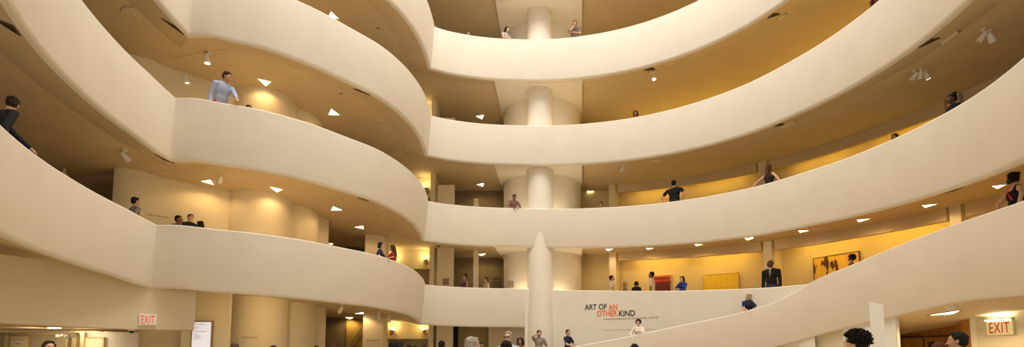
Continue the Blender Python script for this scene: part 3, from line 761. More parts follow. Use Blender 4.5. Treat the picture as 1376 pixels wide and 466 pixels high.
gb = M['glazing'].node_tree.nodes['Principled BSDF']; gb.inputs['Base Color'].default_value = (.95, .97, .95, 1); gb.inputs['Roughness'].default_value = .03; gb.inputs['Transmission Weight'].default_value = 1; gb.inputs['IOR'].default_value = 1.05
for x0, x1 in ((10, 90),):
    a, b = pt(x0, 455, 12.6), pt(x1, 455, 12.6); bm = bmesh.new(); B(bm, ((a.x+b.x)/2-o_.x, .02, (zt-GROUND)/2), (b.x-a.x, .012, zt-GROUND-.02)); bobj('glass_pane', bm, M['glazing'], t)
M['entry'] = mat('entrance_wall', (.86, .74, .52), .7)
struct(boxo('wall_entrance', (-12.6, 15.0, 1.5), (3.6, .1, 2.9), M['entry']))
area('entrance_fill_lamp', (-11.4, 13.8, 2.35), (-11.9, 14.9, 1.3), .8, 20, (1, .76, .44))  # unseen lamp added to brighten the entrance wall
a, b = pt(13, 455, 12.9), pt(38, 455, 12.9)
t = thing('poster', 'pale poster with small lettering behind the entrance glass', 'poster', ((a.x+b.x)/2, 12.9, pt(20, 466, 12.9).z))
pw = b.x-a.x
bm = bmesh.new(); B(bm, (0, .02, -.15), (pw*.98, .04, .9), None, .006); bobj('frame', bm, M['gilt'], t)
bm = bmesh.new(); B(bm, (0, -.004, -.15), (pw*.86, .012, .84)); f = bobj('sheet', bm, mat('poster_sheet', (.82, .70, .52), .7), t)
bm = bmesh.new(); B(bm, (-.02, -.0115, .19), (pw*.62, .002, .022)); B(bm, (0, -.0115, .08), (pw*.3, .002, .03)); bobj('text_lines', bm, M['grey_ink'], f)
# white rounded drum with a framed panel
a = pt(134, 455, 12.9)
bm = bmesh.new(); cyl(bm, (a.x, 13.3, GROUND), (a.x, 13.3, 2.1), .56, n=48); struct(bobj('wall_drum', bm, M['white'], None, 30))
t = thing('framed_panel', 'framed pale panel on the white entrance drum', 'panel', (a.x+.02, 12.72, 1.5))
bm = bmesh.new()
for s in (-1, 1): B(bm, (s*.24, 0, 0), (.03, .05, .9)); B(bm, (0, 0, s*.45), (.51, .05, .03))
bobj('frame', bm, M['gilt'], t); bm = bmesh.new(); B(bm, (0, .012, 0), (.46, .03, .88)); bobj('sheet', bm, M['cream'], t)
area('entrance_fill_lamp', (a.x+.2, 12.0, 2.05), (a.x, 12.9, 1.5), .3, 4, (1, .76, .46))  # unseen lamp added to brighten the white drum
area('entrance_fill_lamp', (-11.0, 11.7, 2.08), (-11.7, 13.2, 1.3), .5, 12, (1, .78, .48))  # unseen lamp added to light the poster from the front
# clear bauble-like lamps of a small fitting by the glass
for k, (px, py) in enumerate(((78, 449.5), (84, 448.8), (90, 449.5), (95, 447.5), (99, 448.8))):
    p, nn = hit('bulk_soffit', px, py-2.5)
    if p is None: p = pt(px, py-2.5, 11.6)
    t = thing('globe_lamp', ['leftmost', 'second', 'middle', 'fourth', 'rightmost'][k]+' of five clear glass globes under the bulkhead by the entrance', 'lamp', p, 0, 'clear globes at the entrance')
    bm = bmesh.new(); cyl(bm, (0, 0, .02), (0, 0, -.05), .012, n=8); bobj('stem', bm, M['steel'], t, 30)
    bm = bmesh.new(); ball(bm, (0, 0, -.09), .048, n=16); bobj('globe', bm, M['glass'], t, 180)

# ------------------------------------------------------------------ under the ramp at lower right
def seg_wall(name, pxs, r, z0, z1, m, thick=.1):
    z = 2.0; ts = [th_px(p, r, z) for p in pxs]
    return ring_wall(name, r, ts[1], ts[0], z0, z1, m, .8, thick)
seg_wall('wall_under_ramp', (1000, 1134), 9.5, GROUND, 2.5, M['wall'])
sw_ = seg_wall('wall_under_ramp', (1133, 1204.5), 9.48, GROUND, 2.7, M['white'])
flat_wall('wall_under_ramp', polar(9.48, th_px(1204.5, 9.48, 2)), polar(12.8, th_px(1206.5, 12.8, 2)), GROUND, 2.8, M['wall'], -.02)
M['wood'] = bpy.data.materials.new('oak_panel'); M['wood'].use_nodes = True
nt = M['wood'].node_tree; b_ = nt.nodes['Principled BSDF']; b_.inputs['Roughness'].default_value = .4
tc = nt.nodes.new('ShaderNodeTexCoord'); mp = nt.nodes.new('ShaderNodeMapping'); mp.inputs['Scale'].default_value = (9, 9, .9); nz = nt.nodes.new('ShaderNodeTexNoise'); nz.inputs['Scale'].default_value = 3; nz.inputs['Detail'].default_value = 6; cr = nt.nodes.new('ShaderNodeValToRGB')
cr.color_ramp.elements[0].color = (.42, .19, .045, 1); cr.color_ramp.elements[1].color = (.62, .31, .08, 1); cr.color_ramp.elements[0].position = .35; cr.color_ramp.elements[1].position = .7
for a, b in ((tc.outputs['Object'], mp.inputs[0]), (mp.outputs[0], nz.inputs['Vector']), (nz.outputs[0], cr.inputs[0]), (cr.outputs[0], b_.inputs['Base Color'])): nt.links.new(a, b)
wr = 12.6
seg_wall('wall_wood', (1203, 1300), wr+.06, GROUND, 2.7, M['wood'])
def tangent_frame(px, r, z=1.9):
    t = th_px(px, r, z); x, y = polar(r, t); inn = Vector((XC-x, YC-y, 0)).normalized(); rt = Vector((0, 0, 1)).cross(inn).normalized()
    rt = -rt if rt.dot(Vector((1, -1, 0))) < 0 else rt
    return Vector((x, y, 0)), rt, inn
for k, (p0, p1, w0, w1, lab) in enumerate(((1214, 1241, None, None, 'oak door leaf farthest from the exit sign with red letters'), (1243, 1270, 1248, 1257.5, 'oak door with narrow dark window, left of the moustached man'), (1271, 1293, 1272.5, 1281, 'oak door with narrow dark window behind the moustached man'))):
    a, rt, inn = tangent_frame((p0+p1)/2, wr); q0, _, _ = tangent_frame(p0, wr); q1, _, _ = tangent_frame(p1, wr); w = (q1-q0).length
    R = Matrix((rt, -inn, Vector((0, 0, 1)))).transposed()
    t = thing('wood_door', lab, 'door', a + Vector((0, 0, GROUND)), 0, 'oak doors under the ramp')
    hh = 1.93
    bm = bmesh.new(); B(bm, inn*.02 + Vector((0, 0, hh/2)), (w-.02, .05, hh), R, .006); bobj('door_leaf', bm, M['wood'], t)
    bm = bmesh.new(); B(bm, inn*.03 + Vector((0, 0, hh+.03)), (w, .06, .04), R, .004); bobj('head_trim', bm, M['darkframe'], t)
    if w0:
        u0, _, _ = tangent_frame(w0, wr); u1, _, _ = tangent_frame(w1, wr); c = (u0+u1)/2-a
        bm = bmesh.new(); B(bm, c + inn*.047 + Vector((0, 0, 1.45)), ((u1-u0).length, .012, .72), R); bobj('window', bm, mat('dark_glass', (.05, .04, .03), .15), t)
ww = 11.9
ext = seg_wall('wall_exit', (1313.5, 1440), ww, GROUND, 2.75, M['white'])
flat_wall('wall_exit', polar(ww, th_px(1313.5, ww, 2)), polar(13.2, th_px(1313.5, 13.2, 2)), GROUND, 2.75, M['white'])
a, rt, inn = tangent_frame(1303.5, ww+.1)
bm = bmesh.new(); R = Matrix((rt, -inn, Vector((0, 0, 1)))).transposed(); B(bm, a+Vector((0, 0, 1.4)), (.32, .12, 2.6), R, .01); struct(bobj('trim_door', bm, M['wood']))
a, rt, inn = tangent_frame(1347.5, ww)
d = ray(1347.5, 440); zc = 1.6+d.z*(a.x*d.x+a.y*d.y)/(d.x**2+d.y**2)
sc = F/(a.y*math.cos(PITCH)); ew = 37/(F/(a.y+.05)*abs(rt.x - a.x/a.y*rt.y))
exit_sign('cream exit sign with large red letters under a lit tube lamp', (a.x, a.y, zc), rt, ew, 20/sc, M['red'], True)
al = Vector((a.x, a.y, zc)) + inn*.12
area('exit_lamp', (al.x, al.y, zc+.24), (al.x+inn.x*.1, al.y+inn.y*.1, 3), .5, 2.5, (1, .85, .5), .05)
# smoke detector
p, nn = hit('ramp_ceiling', 1278, 411.5)
t = thing('smoke_detector', 'round white smoke detector on the low ceiling above the wedge light', 'detector', p)
bm = bmesh.new(); cyl(bm, (0, 0, .01), (0, 0, -.035), .135, .125, 32); bobj('base', bm, M['white'], t, 30)
bm = bmesh.new(); cyl(bm, (0, 0, -.035), (0, 0, -.085), .10, .065, 32); bobj('sensor', bm, M['white'], t, 30)
# round wall fitting on the white wall
a, rt, inn = tangent_frame(1168, 9.48); d = ray(1168, 447.5); z = 1.6+d.z*(a.x*d.x+a.y*d.y)/(d.x**2+d.y**2)
t = thing('wall_speaker', 'round white fitting with grey centre on the white wall', 'speaker', (a.x, a.y, z))
bm = bmesh.new(); cyl(bm, Vector(), inn*.05, .17, .16, 32); bobj('rim', bm, M['white'], t, 30)
bm = bmesh.new(); cyl(bm, inn*.045, inn*.06, .085, n=24); bobj('grille', bm, M['steel'], t, 30)
# free standing white slab in front of the ramp wall
c0, c1 = pt(1169, 430, 10.2), pt(1188, 430, 10.0)
zt0, zt1 = pt(1168.5, 405, 10.2).z, pt(1187, 409, 10.0).z
q = [(c0.x, c0.y), (c1.x, c1.y), (c1.x+.35, c1.y+.5), (c0.x+.35, c0.y+.5)]
V = [(*p, GROUND) for p in q] + [(*p, z) for p, z in zip(q, (zt0, zt1, zt1, zt0))]
t = obj('wall_slab', V, [(3, 2, 1, 0), (4, 5, 6, 7), (0, 1, 5, 4), (1, 2, 6, 5), (2, 3, 7, 6), (3, 0, 4, 7)], M['white'])
struct(t)

# ------------------------------------------------------------------ people
SPH = None
def sphere_dirs(nu=14, nv=9):
    V = [Vector((0, 0, 1))]
    for j in range(1, nv):
        a = PI*j/nv
        for i in range(nu): b = 2*PI*i/nu; V.append(Vector((math.sin(a)*math.cos(b), math.sin(a)*math.sin(b), math.cos(a))))
    V.append(Vector((0, 0, -1))); Fc = []
    for i in range(nu): Fc.append((0, 1+i, 1+(i+1) % nu))
    for j in range(nv-2):
        for i in range(nu): a, b = 1+j*nu+i, 1+j*nu+(i+1) % nu; Fc.append((a, a+nu, b+nu, b))
    k = 1+(nv-2)*nu
    for i in range(nu): Fc.append((k+i, len(V)-1, k+(i+1) % nu))
    return V, Fc
SV, SF = sphere_dirs()
class Flesh:
    """closed tapered limbs and masses, fused into one continuous skin"""
    def __init__(s, T=None): s.V, s.F, s.T = [], [], T
    def add(s, pts):
        k = len(s.V); s.V += pts; s.F += [tuple(i+k for i in f) for f in SF]
    def cap(s, p0, r0, p1, r1, T=None):
        p0, p1 = Vector(p0), Vector(p1); d = p1-p0
        q = d.to_track_quat('Z', 'Y').to_matrix() if d.length > 1e-6 else Matrix.Identity(3)
        pts = [(p1 + q @ (v*r1)) if v.z > 0 else (p0 + q @ (v*r0)) for v in SV]
        s.add([T(p) for p in pts] if T else pts)
    def ell(s, c, r, T=None, rot=None):
        c = Vector(c); pts = []
        for v in SV:
            w = Vector((v.x*r[0], v.y*r[1], v.z*r[2])); pts.append(c + (rot @ w if rot else w))
        s.add([T(p) for p in pts] if T else pts)
    def chain(s, pts, rs, T=None):
        for a, b, r0, r1 in zip(pts, pts[1:], rs, rs[1:]): s.cap(a, r0, b, r1, T)
    def make(s, name, m, parent, vox, sm=4, k=1.0):
        me = bpy.data.meshes.new(name); me.from_pydata([tuple(v*k) for v in s.V], [], s.F); me.materials.append(m)
        o = bpy.data.objects.new(name, me); C.objects.link(o); o.parent = parent
        r = o.modifiers.new('fuse', 'REMESH'); r.mode = 'VOXEL'; r.voxel_size = vox; r.use_smooth_shade = True
        q = o.modifiers.new('soften', 'SMOOTH'); q.factor = .5; q.iterations = sm
        return o
MC = {}
def cmat(col, rough=.85, kind='cloth'):
    k = (col, kind)
    if k not in MC: MC[k] = mat(kind, col, rough, noise={'cloth': .10, 'hair': .45}.get(kind, .04), scale=90 if kind == 'hair' else 30, bump=.8 if kind == 'hair' else .1, spec=.2 if kind in ('cloth', 'hair') else .4)
    return MC[k]
SKIN = {'light': (.62, .38, .25), 'tan': (.48, .27, .16), 'brown': (.24, .115, .06), 'dark': (.085, .042, .026), 'rosy': (.66, .36, .24)}
HAIRC = {'black': (.012, .009, .008), 'dark': (.03, .018, .011), 'brown': (.075, .04, .02), 'grey': (.38, .34, .28), 'white': (.62, .57, .48), 'blond': (.42, .30, .15), 'auburn': (.10, .035, .018)}
def ik(sh, wr, l1, l2, pole):
    d = wr-sh; L = min(d.length, (l1+l2)*.995); u = d.normalized()
    a = (l1*l1-l2*l2+L*L)/(2*L); h = math.sqrt(max(0, l1*l1-a*a)); p = (pole - u*pole.dot(u)).normalized()
    return sh + u*a + p*h, sh + u*L
POSES = {  # wrist left (+x), wrist right (-x), elbow pole left, pole right, torso lean in degrees
 'stand': ((.25,-.03,.84), (-.25,-.03,.84), (.3,1,0), (-.3,1,0), 1),
 'walk': ((.24,-.20,.90), (-.24,.16,.86), (.3,1,0), (-.3,1,0), 4),
 'rail': ((.13,-.40,1.06), (-.13,-.40,1.06), (.8,.3,-.5), (-.8,.3,-.5), 16),
 'wide': ((.50,-.30,1.02), (-.50,-.30,1.02), (.3,.6,-.4), (-.3,.6,-.4), 18),
 'hips': ((.30,-.02,.98), (-.30,-.02,.98), (1,.4,.2), (-1,.4,.2), 2),
 'chin': ((-.02,-.23,1.17), (.02,-.20,1.46), (.6,-.2,-.8), (-.6,-.2,-.8), 4),
 'phone': ((.22,-.25,1.05), (-.12,-.12,1.58), (.5,.3,-.6), (-.9,-.3,-.4), 4),
 'hold': ((.12,-.36,1.10), (-.12,-.36,1.10), (.7,.3,-.7), (-.7,.3,-.7), 4),
 'gesture': ((.08,-.42,1.22), (-.30,-.30,1.10), (.6,.3,-.7), (-.6,.5,-.5), 6),
 'reach': ((.12,-.55,1.00), (-.24,-.04,.86), (.5,.3,-.5), (-.3,1,0), 22),
 'onrail': ((.26,-.40,1.02), (-.24,-.15,.9), (.5,.4,-.5), (-.3,1,0), 8),
 'backrail': ((.52,.24,1.04), (-.52,.24,1.04), (.4,.8,.3), (-.4,.8,.3), 0),
 'behind': ((.27,.14,.97), (-.27,.14,.97), (1,.3,.2), (-1,.3,.2), 0),
 'front': ((.10,-.17,.93), (-.10,-.17,.93), (.9,.4,0), (-.9,.4,0), 1),
}
def person(label, at, yaw, height, skin='light', hair='short', hairc='dark', top=(.5,.5,.5), bottom=(.05,.05,.07), pose='stand', sex='m', sleeves='short', turn=0, nod=0,
           extras=(), near=False, group=None, thin=1.0, lean=None):
    k = height/1.75; root = thing('person', label, 'person', at, yaw, group)
    wl, wr_, pl_, pr_, ln = POSES[pose]; ln = math.radians(ln if lean is None else lean)
    hip = Vector((0, 0, .98)); Rl = Matrix.Rotation(ln, 3, 'X')
    TT = lambda p: hip + Rl @ (Vector(p)-hip)
    nk = Vector((0, .01, 1.50)); Rh = Matrix.Rotation(math.radians(turn), 3, 'Z') @ Matrix.Rotation(math.radians(nod), 3, 'X')
    neck_w = TT(nk)
    # the head keeps half of the torso's lean
    Rn = Matrix.Rotation(ln*.35, 3, 'X')
    TH = lambda p: neck_w + Rn @ (Rh @ (Vector(p)-nk))
    f = sex == 'f'; sw = (.165 if f else .19)*thin; vox = .0065 if near else .0085
    sk = cmat(SKIN[skin], .5, 'skin')
    b = Flesh()
    # head: cranium, face, jaw, nose, brow, ears, neck
    b.ell((0, .012, 1.655), (.073, .092, .092), TH); b.ell((0, -.028, 1.622), (.062, .070, .092), TH)
    b.ell((0, -.052, 1.562), (.042 if f else .048, .044, .034), TH); b.ell((0, -.045, 1.668), (.055, .05, .03), TH)
    b.cap((0, -.092, 1.632), .009, (0, -.112, 1.598), .014, TH); b.cap((-.014, -.098, 1.594), .009, (.014, -.098, 1.594), .009, TH)
    b.cap((-.02, -.088, 1.568), .009, (.02, -.088, 1.568), .009, TH)
    for s in (-1, 1): b.ell((s*.076, .006, 1.625), (.011, .022, .031), TH); b.ell((s*.036, -.068, 1.60), (.022, .022, .024), TH)
    b.cap((0, .018, 1.44), .058 if not f else .05, (0, .008, 1.58), .053 if not f else .046, lambda p: p*0 + (TT(p) if p.z < 1.50 else TH(p)))
    def torso(o, g):
        o.ell((0, .005, 1.31), (.155*thin+g, .108*thin+g, .19), TT); o.ell((0, .0, 1.12), ((.125 if f else .14)*thin+g, .098*thin+g, .17), TT)
        o.ell((0, .008, .97), ((.165 if f else .155)*thin+g, .115*thin+g, .13))
        for s in (-1, 1):
            o.cap((s*.035, .012, 1.45), .05+g, (s*sw*.92, .01, 1.398), .052+g, TT)
            if f: o.ell((s*.068, -.085, 1.29), (.058+g*.6, .05+g*.6, .055), TT)
    torso(b, 0)
    hands = []
    arms = []
    for s, w, pole in ((1, wl, pl_), (-1, wr_, pr_)):
        sh = TT(Vector((s*sw, .01, 1.40))); e, wv = ik(sh, Vector(w), .285, .255, Vector(pole)); arms.append((s, sh, e, wv))
        ar = .9 if f else 1.0
        b.chain([sh, sh.lerp(e, .5), e], [.050*ar, .046*ar, .038*ar]); b.chain([e, e.lerp(wv, .35), wv], [.040*ar, .039*ar, .026*ar])
        d = (wv-e).normalized(); side = d.cross(Vector((0, 0, 1)))
        side = (Vector((s, 0, 0)) if side.length < .2 else side.normalized()); nrm = side.cross(d).normalized()
        if pose in ('stand', 'walk', 'hips'): nrm = Vector((-s, 0, 0)); nrm = (nrm - d*nrm.dot(d)).normalized(); side = d.cross(nrm)
        elif nrm.z > 0: nrm = -nrm
        p0 = wv; pm = wv + d*.085
        b.cap(p0, .024, pm, .020)
        for q in (-1.5, -.5, .5, 1.5): b.cap(p0 + d*.03 + side*q*.010, .013, pm + side*q*.0195, .0115)
        for q, L in ((-1.5, .062), (-.5, .075), (.5, .071), (1.5, .054)):
            a0 = pm + side*q*.0195; a1 = a0 + (d + nrm*.30 + side*q*.05).normalized()*L*.5; a2 = a1 + (d*.75 + nrm*.75).normalized()*L*.5
            b.chain([a0, a1, a2], [.0098, .0090, .0078])
        sd = side if (side.dot(Vector((-s, 0, 0))) > 0) else -side
        t0 = p0 + d*.03 + sd*.020; t1 = t0 + (d*.55 + sd*.8 + nrm*.35).normalized()*.035; t2 = t1 + (d*.95 + nrm*.35).normalized()*.03
        b.chain([t0, t1, t2], [.013, .0105, .0090])
        hands.append((wv + d*.09, d, nrm))
    st = .10 if pose == 'walk' else 0
    legs = []
    for s in (-1, 1):
        h0 = Vector((s*.088, .005, .95)); kn = Vector((s*.095, -.02-s*st*.6, .51)); an = Vector((s*.10, .02-s*st*1.4, .085)); legs.append((s, h0, kn, an))
        b.chain([h0, h0.lerp(kn, .4), kn], [.088, .078, .054]); b.chain([kn, kn.lerp(an, .3), an], [.052, .053, .036])
        b.cap(an + Vector((0, .02, -.04)), .032, an + Vector((s*.012, -.13, -.05)), .026)
    b.make('body', sk, root, vox*k, 4, k)
    # clothes follow the same limbs a little wider
    c = Flesh(); g = .012
    torso(c, g)
    c.ell((0, .01, 1.455), (.085, .07, .03), TT)
    if sleeves != 'none':
        for s, sh, e, wv in arms:
            if sleeves == 'long': c.chain([sh, sh.lerp(e, .5), e], [.064, .060, .052]); c.chain([e, e.lerp(wv, .4), e.lerp(wv, .94)], [.053, .050, .038])
            else: c.chain([sh, sh.lerp(e, .62)], [.064, .060])
    tn = {'long': 'jacket' if 'jacket' in extras else 'shirt', 'short': 'shirt', 'none': 'tank_top'}[sleeves]
    tm = cmat(top)
    if 'plaid' in extras: tm = M['plaid']
    if 'print' in extras: tm = M['stripe_blue']
    if sleeves == 'none':
        c = Flesh(); c.ell((0, .005, 1.28), (.155*thin+g, .108*thin+g, .17), TT); c.ell((0, 0, 1.12), ((.125 if f else .14)*thin+g, .098*thin+g, .17), TT); c.ell((0, .008, .99), (.165*thin+g, .115*thin+g, .13))
        if f:
            for s in (-1, 1): c.ell((s*.068, -.085, 1.285), (.064, .056, .058), TT)
        for s in (-1, 1): c.cap((s*.10, .035, 1.45), .030, (s*.085, .10 if 0 else .07, 1.33), .05, TT); c.cap((s*.10, .0, 1.455), .030, (s*.08, -.06, 1.36), .05, TT)
    c.make(tn, tm, root, .010*k, 4, k)
    t = Flesh(); t.ell((0, .008, .95), ((.165 if f else .155)*thin+.018, .115*thin+.018, .11))
    for s, h0, kn, an in legs: t.chain([h0, h0.lerp(kn, .4), kn], [.098, .088, .066]); t.chain([kn, kn.lerp(an, .4), an + Vector((0, 0, .03))], [.066, .064, .056])
    t.make('trousers', cmat(bottom), root, .011*k, 4, k)
    for s, h0, kn, an in legs:
        q = Flesh(); q.cap(an + Vector((0, .03, -.035)), .040, an + Vector((s*.014, -.14, -.05)), .033); q.make('shoe', cmat((.03, .025, .02), .5, 'leather'), root, .010*k, 3, k)
    # eyes, brows, lips
    hm = cmat(HAIRC[hairc], .75, 'hair')
    def small(name, parts, m):
        V, Fc = [], []
        for cc, r in parts:
            kk = len(V); V += [TH(Vector(cc) + Vector((v.x*r[0], v.y*r[1], v.z*r[2])))*k for v in SV]; Fc += [tuple(i+kk for i in fc) for fc in SF]
        return obj(name, V, Fc, m, root, 180)
    for s in (-1, 1):
        e = small('eye', [((s*.030, -.0865, 1.640), (.0125, .009, .0075))], M['eye']); ii = small('iris', [((s*.030, -.0925, 1.640), (.0062, .004, .0062))], M['iris']); ii.parent = e
        small('eyebrow', [((s*.031, -.0925, 1.658), (.019, .007, .0042))], hm)
    small('lips', [((0, -.0965, 1.567), (.021, .007, .0075))], cmat(tuple(v*f_ for v, f_ in zip(SKIN[skin], (.85, .6, .6))), .45, 'skin'))
    # hair
    H = Flesh(); hv = .008
    r2 = random.Random(sum(map(ord, label)))
    if hair != 'bald':
        H.ell((0, .024, 1.674), (.081, .089, .085), TH); H.ell((0, .046, 1.635), (.078, .068, .085), TH)
        H.cap((-.04, -.038, 1.728), .021, (.04, -.038, 1.728), .021, TH)
        for s in (-1, 1): H.cap((s*.074, -.02, 1.69), .016, (s*.078, .0, 1.645), .012, TH)
    if hair in ('short', 'bob', 'bun'):
        for i in range(46):
            v = Vector((r2.gauss(0, 1), r2.gauss(0, 1), r2.gauss(0, 1))).normalized()
            if v.z < .05 or (v.y < -.3 and v.z < .55): continue
            H.ell((v.x*.074, .024+v.y*.086, 1.672+v.z*.083), (.016, .016, .012), TH)
    if hair in ('long', 'pony'):
        for s in (-1, 1): H.chain([(s*.06, -.045, 1.715), (s*.082, -.01, 1.65), (s*.086, .02, 1.56)], [.026, .026, .028], TH)
        H.cap((0, .06, 1.60), .075, (0, .075, 1.53), .065, TH)
    if hair == 'long':
        for s in (-1, 1):
            H.chain([TH((s*.085, .0, 1.57)), TH((s*.095, .025, 1.49)), TT((s*.085, .085, 1.38)), TT((s*.07, .10, 1.30))], [.028, .030, .026, .014])
        H.chain([TH((0, .07, 1.57)), TH((0, .085, 1.48)), TT((0, .105, 1.38)), TT((0, .115, 1.28))], [.066, .064, .050, .022])
    if hair == 'pony': H.chain([(0, .10, 1.70), (0, .15, 1.66), (0, .155, 1.55), (0, .14, 1.45)], [.035, .036, .032, .015], TH)
    if hair == 'bun': H.ell((0, .07, 1.765), (.048, .048, .045), TH)
    if hair == 'bob':
        for s in (-1, 1): H.chain([(s*.06, -.04, 1.715), (s*.085, -.005, 1.65), (s*.082, .005, 1.565)], [.03, .032, .030], TH)
        H.cap((-.05, .06, 1.58), .05, (.05, .06, 1.58), .05, TH)
    if hair == 'curly':
        for i in range(70):
            v = Vector((r2.gauss(0, 1), r2.gauss(0, 1), r2.gauss(0, 1))).normalized()
            if v.z < -.55 or (v.y < -.45 and v.z < .35): continue
            H.ell((v.x*.10, .02+v.y*.11, 1.665+v.z*.105), (.030, .030, .030), TH)
    if hair == 'spiky':
        K = Flesh()
        for i in range(700):
            v = Vector((r2.gauss(0, 1), r2.gauss(0, 1), r2.gauss(0, 1))).normalized()
            if v.z < -.3 or (v.y < -.45 and v.z < .4): continue
            p = Vector((v.x*.076, .024+v.y*.088, 1.675+v.z*.080)); R3 = lambda q: Vector((r2.uniform(-q, q), r2.uniform(-q, q), r2.uniform(-q, q)))
            w = (v + R3(.6)).normalized(); p1 = p+w*.022; p2 = p1+(w+R3(.9)+Vector((0, 0, .35))).normalized()*.020; p3 = p2+(w+R3(1.2)).normalized()*.014
            K.chain([p, p1, p2, p3], [.0075, .0065, .0055, .003], TH)
        kq = obj('curls', [tuple(q*k) for q in K.V], K.F, hm, root, 180)
    if hair != 'bald': H.make('hair', hm, root, hv*k, 2, k)
    # things worn
    if 'sunglasses' in extras:
        small('sunglasses', [((-.031, -.098, 1.640), (.025, .007, .019)), ((.031, -.098, 1.640), (.025, .007, .019)), ((0, -.10, 1.645), (.012, .005, .005)), ((-.07, -.045, 1.645), (.006, .055, .005)), ((.07, -.045, 1.645), (.006, .055, .005))], M['black'])
    if 'glasses' in extras:
        bm = bmesh.new()
        for s in (-1, 1): bmesh.ops.create_circle(bm, radius=.022, segments=16, cap_ends=False, matrix=Matrix.Translation((s*.031, -.104, 1.640)) @ Matrix.Rotation(PI/2, 4, 'X'))
        bm.free()
        small('glasses', [((s*.031+dx, -.103, 1.640+dz), (.004, .003, .004)) for s in (-1, 1) for dx, dz in [(.022*math.cos(a*PI/6), .017*math.sin(a*PI/6)) for a in range(12)]] + [((0, -.104, 1.645), (.012, .004, .004))], M['black'])
    if 'moustache' in extras:
        small('moustache', [((s*.014, -.1035, 1.581), (.019, .009, .0075)) for s in (-1, 1)], hm)
    if 'beard' in extras: small('beard', [((0, -.075, 1.548), (.042, .034, .026))], hm)
    if 'shirt_front' in extras:
        q = Flesh(); q.ell((0, -.092, 1.34), (.036, .045, .13), TT); q.ell((0, .005, 1.478), (.07, .068, .028), TT); q.make('shirt', cmat((.80, .76, .68)), root, .008*k, 3, k)
        if 'tie' in extras: q = Flesh(); q.chain([(0, -.118, 1.44), (0, -.136, 1.36), (0, -.132, 1.18)], [.017, .017, .021], TT); q.make('tie', cmat((.03, .03, .035)), root, .007*k, 2, k)
    if 'strap' in extras:
        q = Flesh(); q.chain([TT((.10, .05, 1.47)), TT((.02, .122, 1.35)), TT((-.10, .125, 1.18))], [.017, .017, .017]); q.chain([TT((.10, .03, 1.475)), TT((.05, -.11, 1.38)), TT((-.10, -.10, 1.18))], [.016]*3); q.make('bag_strap', cmat((.75, .03, .09)), root, .008*k, 2, k)
    if 'backpack' in extras:
        q = Flesh(); q.ell((0, .17, 1.25), (.13, .09, .19), TT); q.make('backpack', cmat((.06, .05, .05)), root, .012*k, 4, k)
    if 'scarf' in extras:
        q = Flesh(); q.ell((0, 0, 1.47), (.088, .08, .035), TT); q.cap((.03, -.09, 1.45), .03, (.04, -.125, 1.25), .025, TT); q.make('scarf', cmat((.55, .40, .16)), root, .009*k, 3, k)
    if 'phone' in extras:
        hpos, d, nrm = hands[1 if pose == 'phone' else 0]
        bm = bmesh.new(); B(bm, (hpos+nrm*.02)*k, (.07*k, .012*k, .13*k), None, .003); bobj('phone', bm, M['black'], root)
    return root
M['eye'] = mat('eye_white', (.75, .70, .62), .3); M['iris'] = mat('iris', (.03, .018, .01), .25)
def check_mat(name, cols, sc):
    m = bpy.data.materials.new(name); m.use_nodes = True; nt = m.node_tree; b = nt.nodes['Principled BSDF']; b.inputs['Roughness'].default_value = .85
    tc = nt.nodes.new('ShaderNodeTexCoord'); w = nt.nodes.new('ShaderNodeTexWave'); w.bands_direction = 'Z'; w.inputs['Scale'].default_value = sc; nt.links.new(tc.outputs['Object'], w.inputs[0])
    r = nt.nodes.new('ShaderNodeValToRGB'); r.color_ramp.interpolation = 'CONSTANT'; e = r.color_ramp.elements
    while len(e) < len(cols): e.new(.5)
    for q, (p, c) in zip(e, cols): q.position = p; q.color = (*c, 1)
    nt.links.new(w.outputs[0], r.inputs[0]); nt.links.new(r.outputs[0], b.inputs['Base Color']); return m
M['plaid'] = check_mat('striped_cloth', [(0, (.10, .01, .015)), (.35, (.45, .03, .03)), (.6, (.65, .6, .55)), (.8, (.03, .03, .05))], 4)
M['stripe_blue'] = check_mat('fine_striped_cloth', [(0, (.30, .38, .58)), (.5, (.42, .50, .68))], 16)

RAILS = {}
def rail_pts(n):
    if n not in RAILS:
        if n == 'F': RAILS[n] = [(p, nn, z) for p, nn, z in zip(fp, fn, fzs)]
        else: RAILS[n] = [(p, nn, z) for tri in balconies[n] for p, nn, z in zip(*tri)]
    return RAILS[n]
def rail_spot(n, px, off, side=None):
    """a standing place off metres behind the parapet of level n, under picture column px"""
    L = rail_pts(n); best = None
    for (a, b) in zip(L, L[1:]):
        for f in (0, .25, .5, .75):
            x = a[0][0]+(b[0][0]-a[0][0])*f; y = a[0][1]+(b[0][1]-a[0][1])*f; nn = a[1].lerp(b[1], f); z = a[2]+(b[2]-a[2])*f
            t = th_of(x, y)
            if side == 'bay' and not 24 < t < 84.4: continue
            if side == 'left' and t < 84.1: continue
            if side is None and t > 24: continue
            q = project((x+nn.x*off, y+nn.y*off, z+.4))
            if q is None: continue
            e = abs(q[0]-px)
            if best is None or e < best[0]: best = (e, Vector((x+nn.x*off, y+nn.y*off, z-RAIL)), nn.normalized(), z)
    return best[1:]
def top_y(p, h): return project((p.x, p.y, p.z+h))[1]
def height_for(p, y):
    d = ray(CX, y); lo, hi = .8, 2.6
    for _ in range(40):
        m_ = (lo+hi)/2
        if top_y(p, m_) > y: lo = m_
        else: hi = m_
    return lo
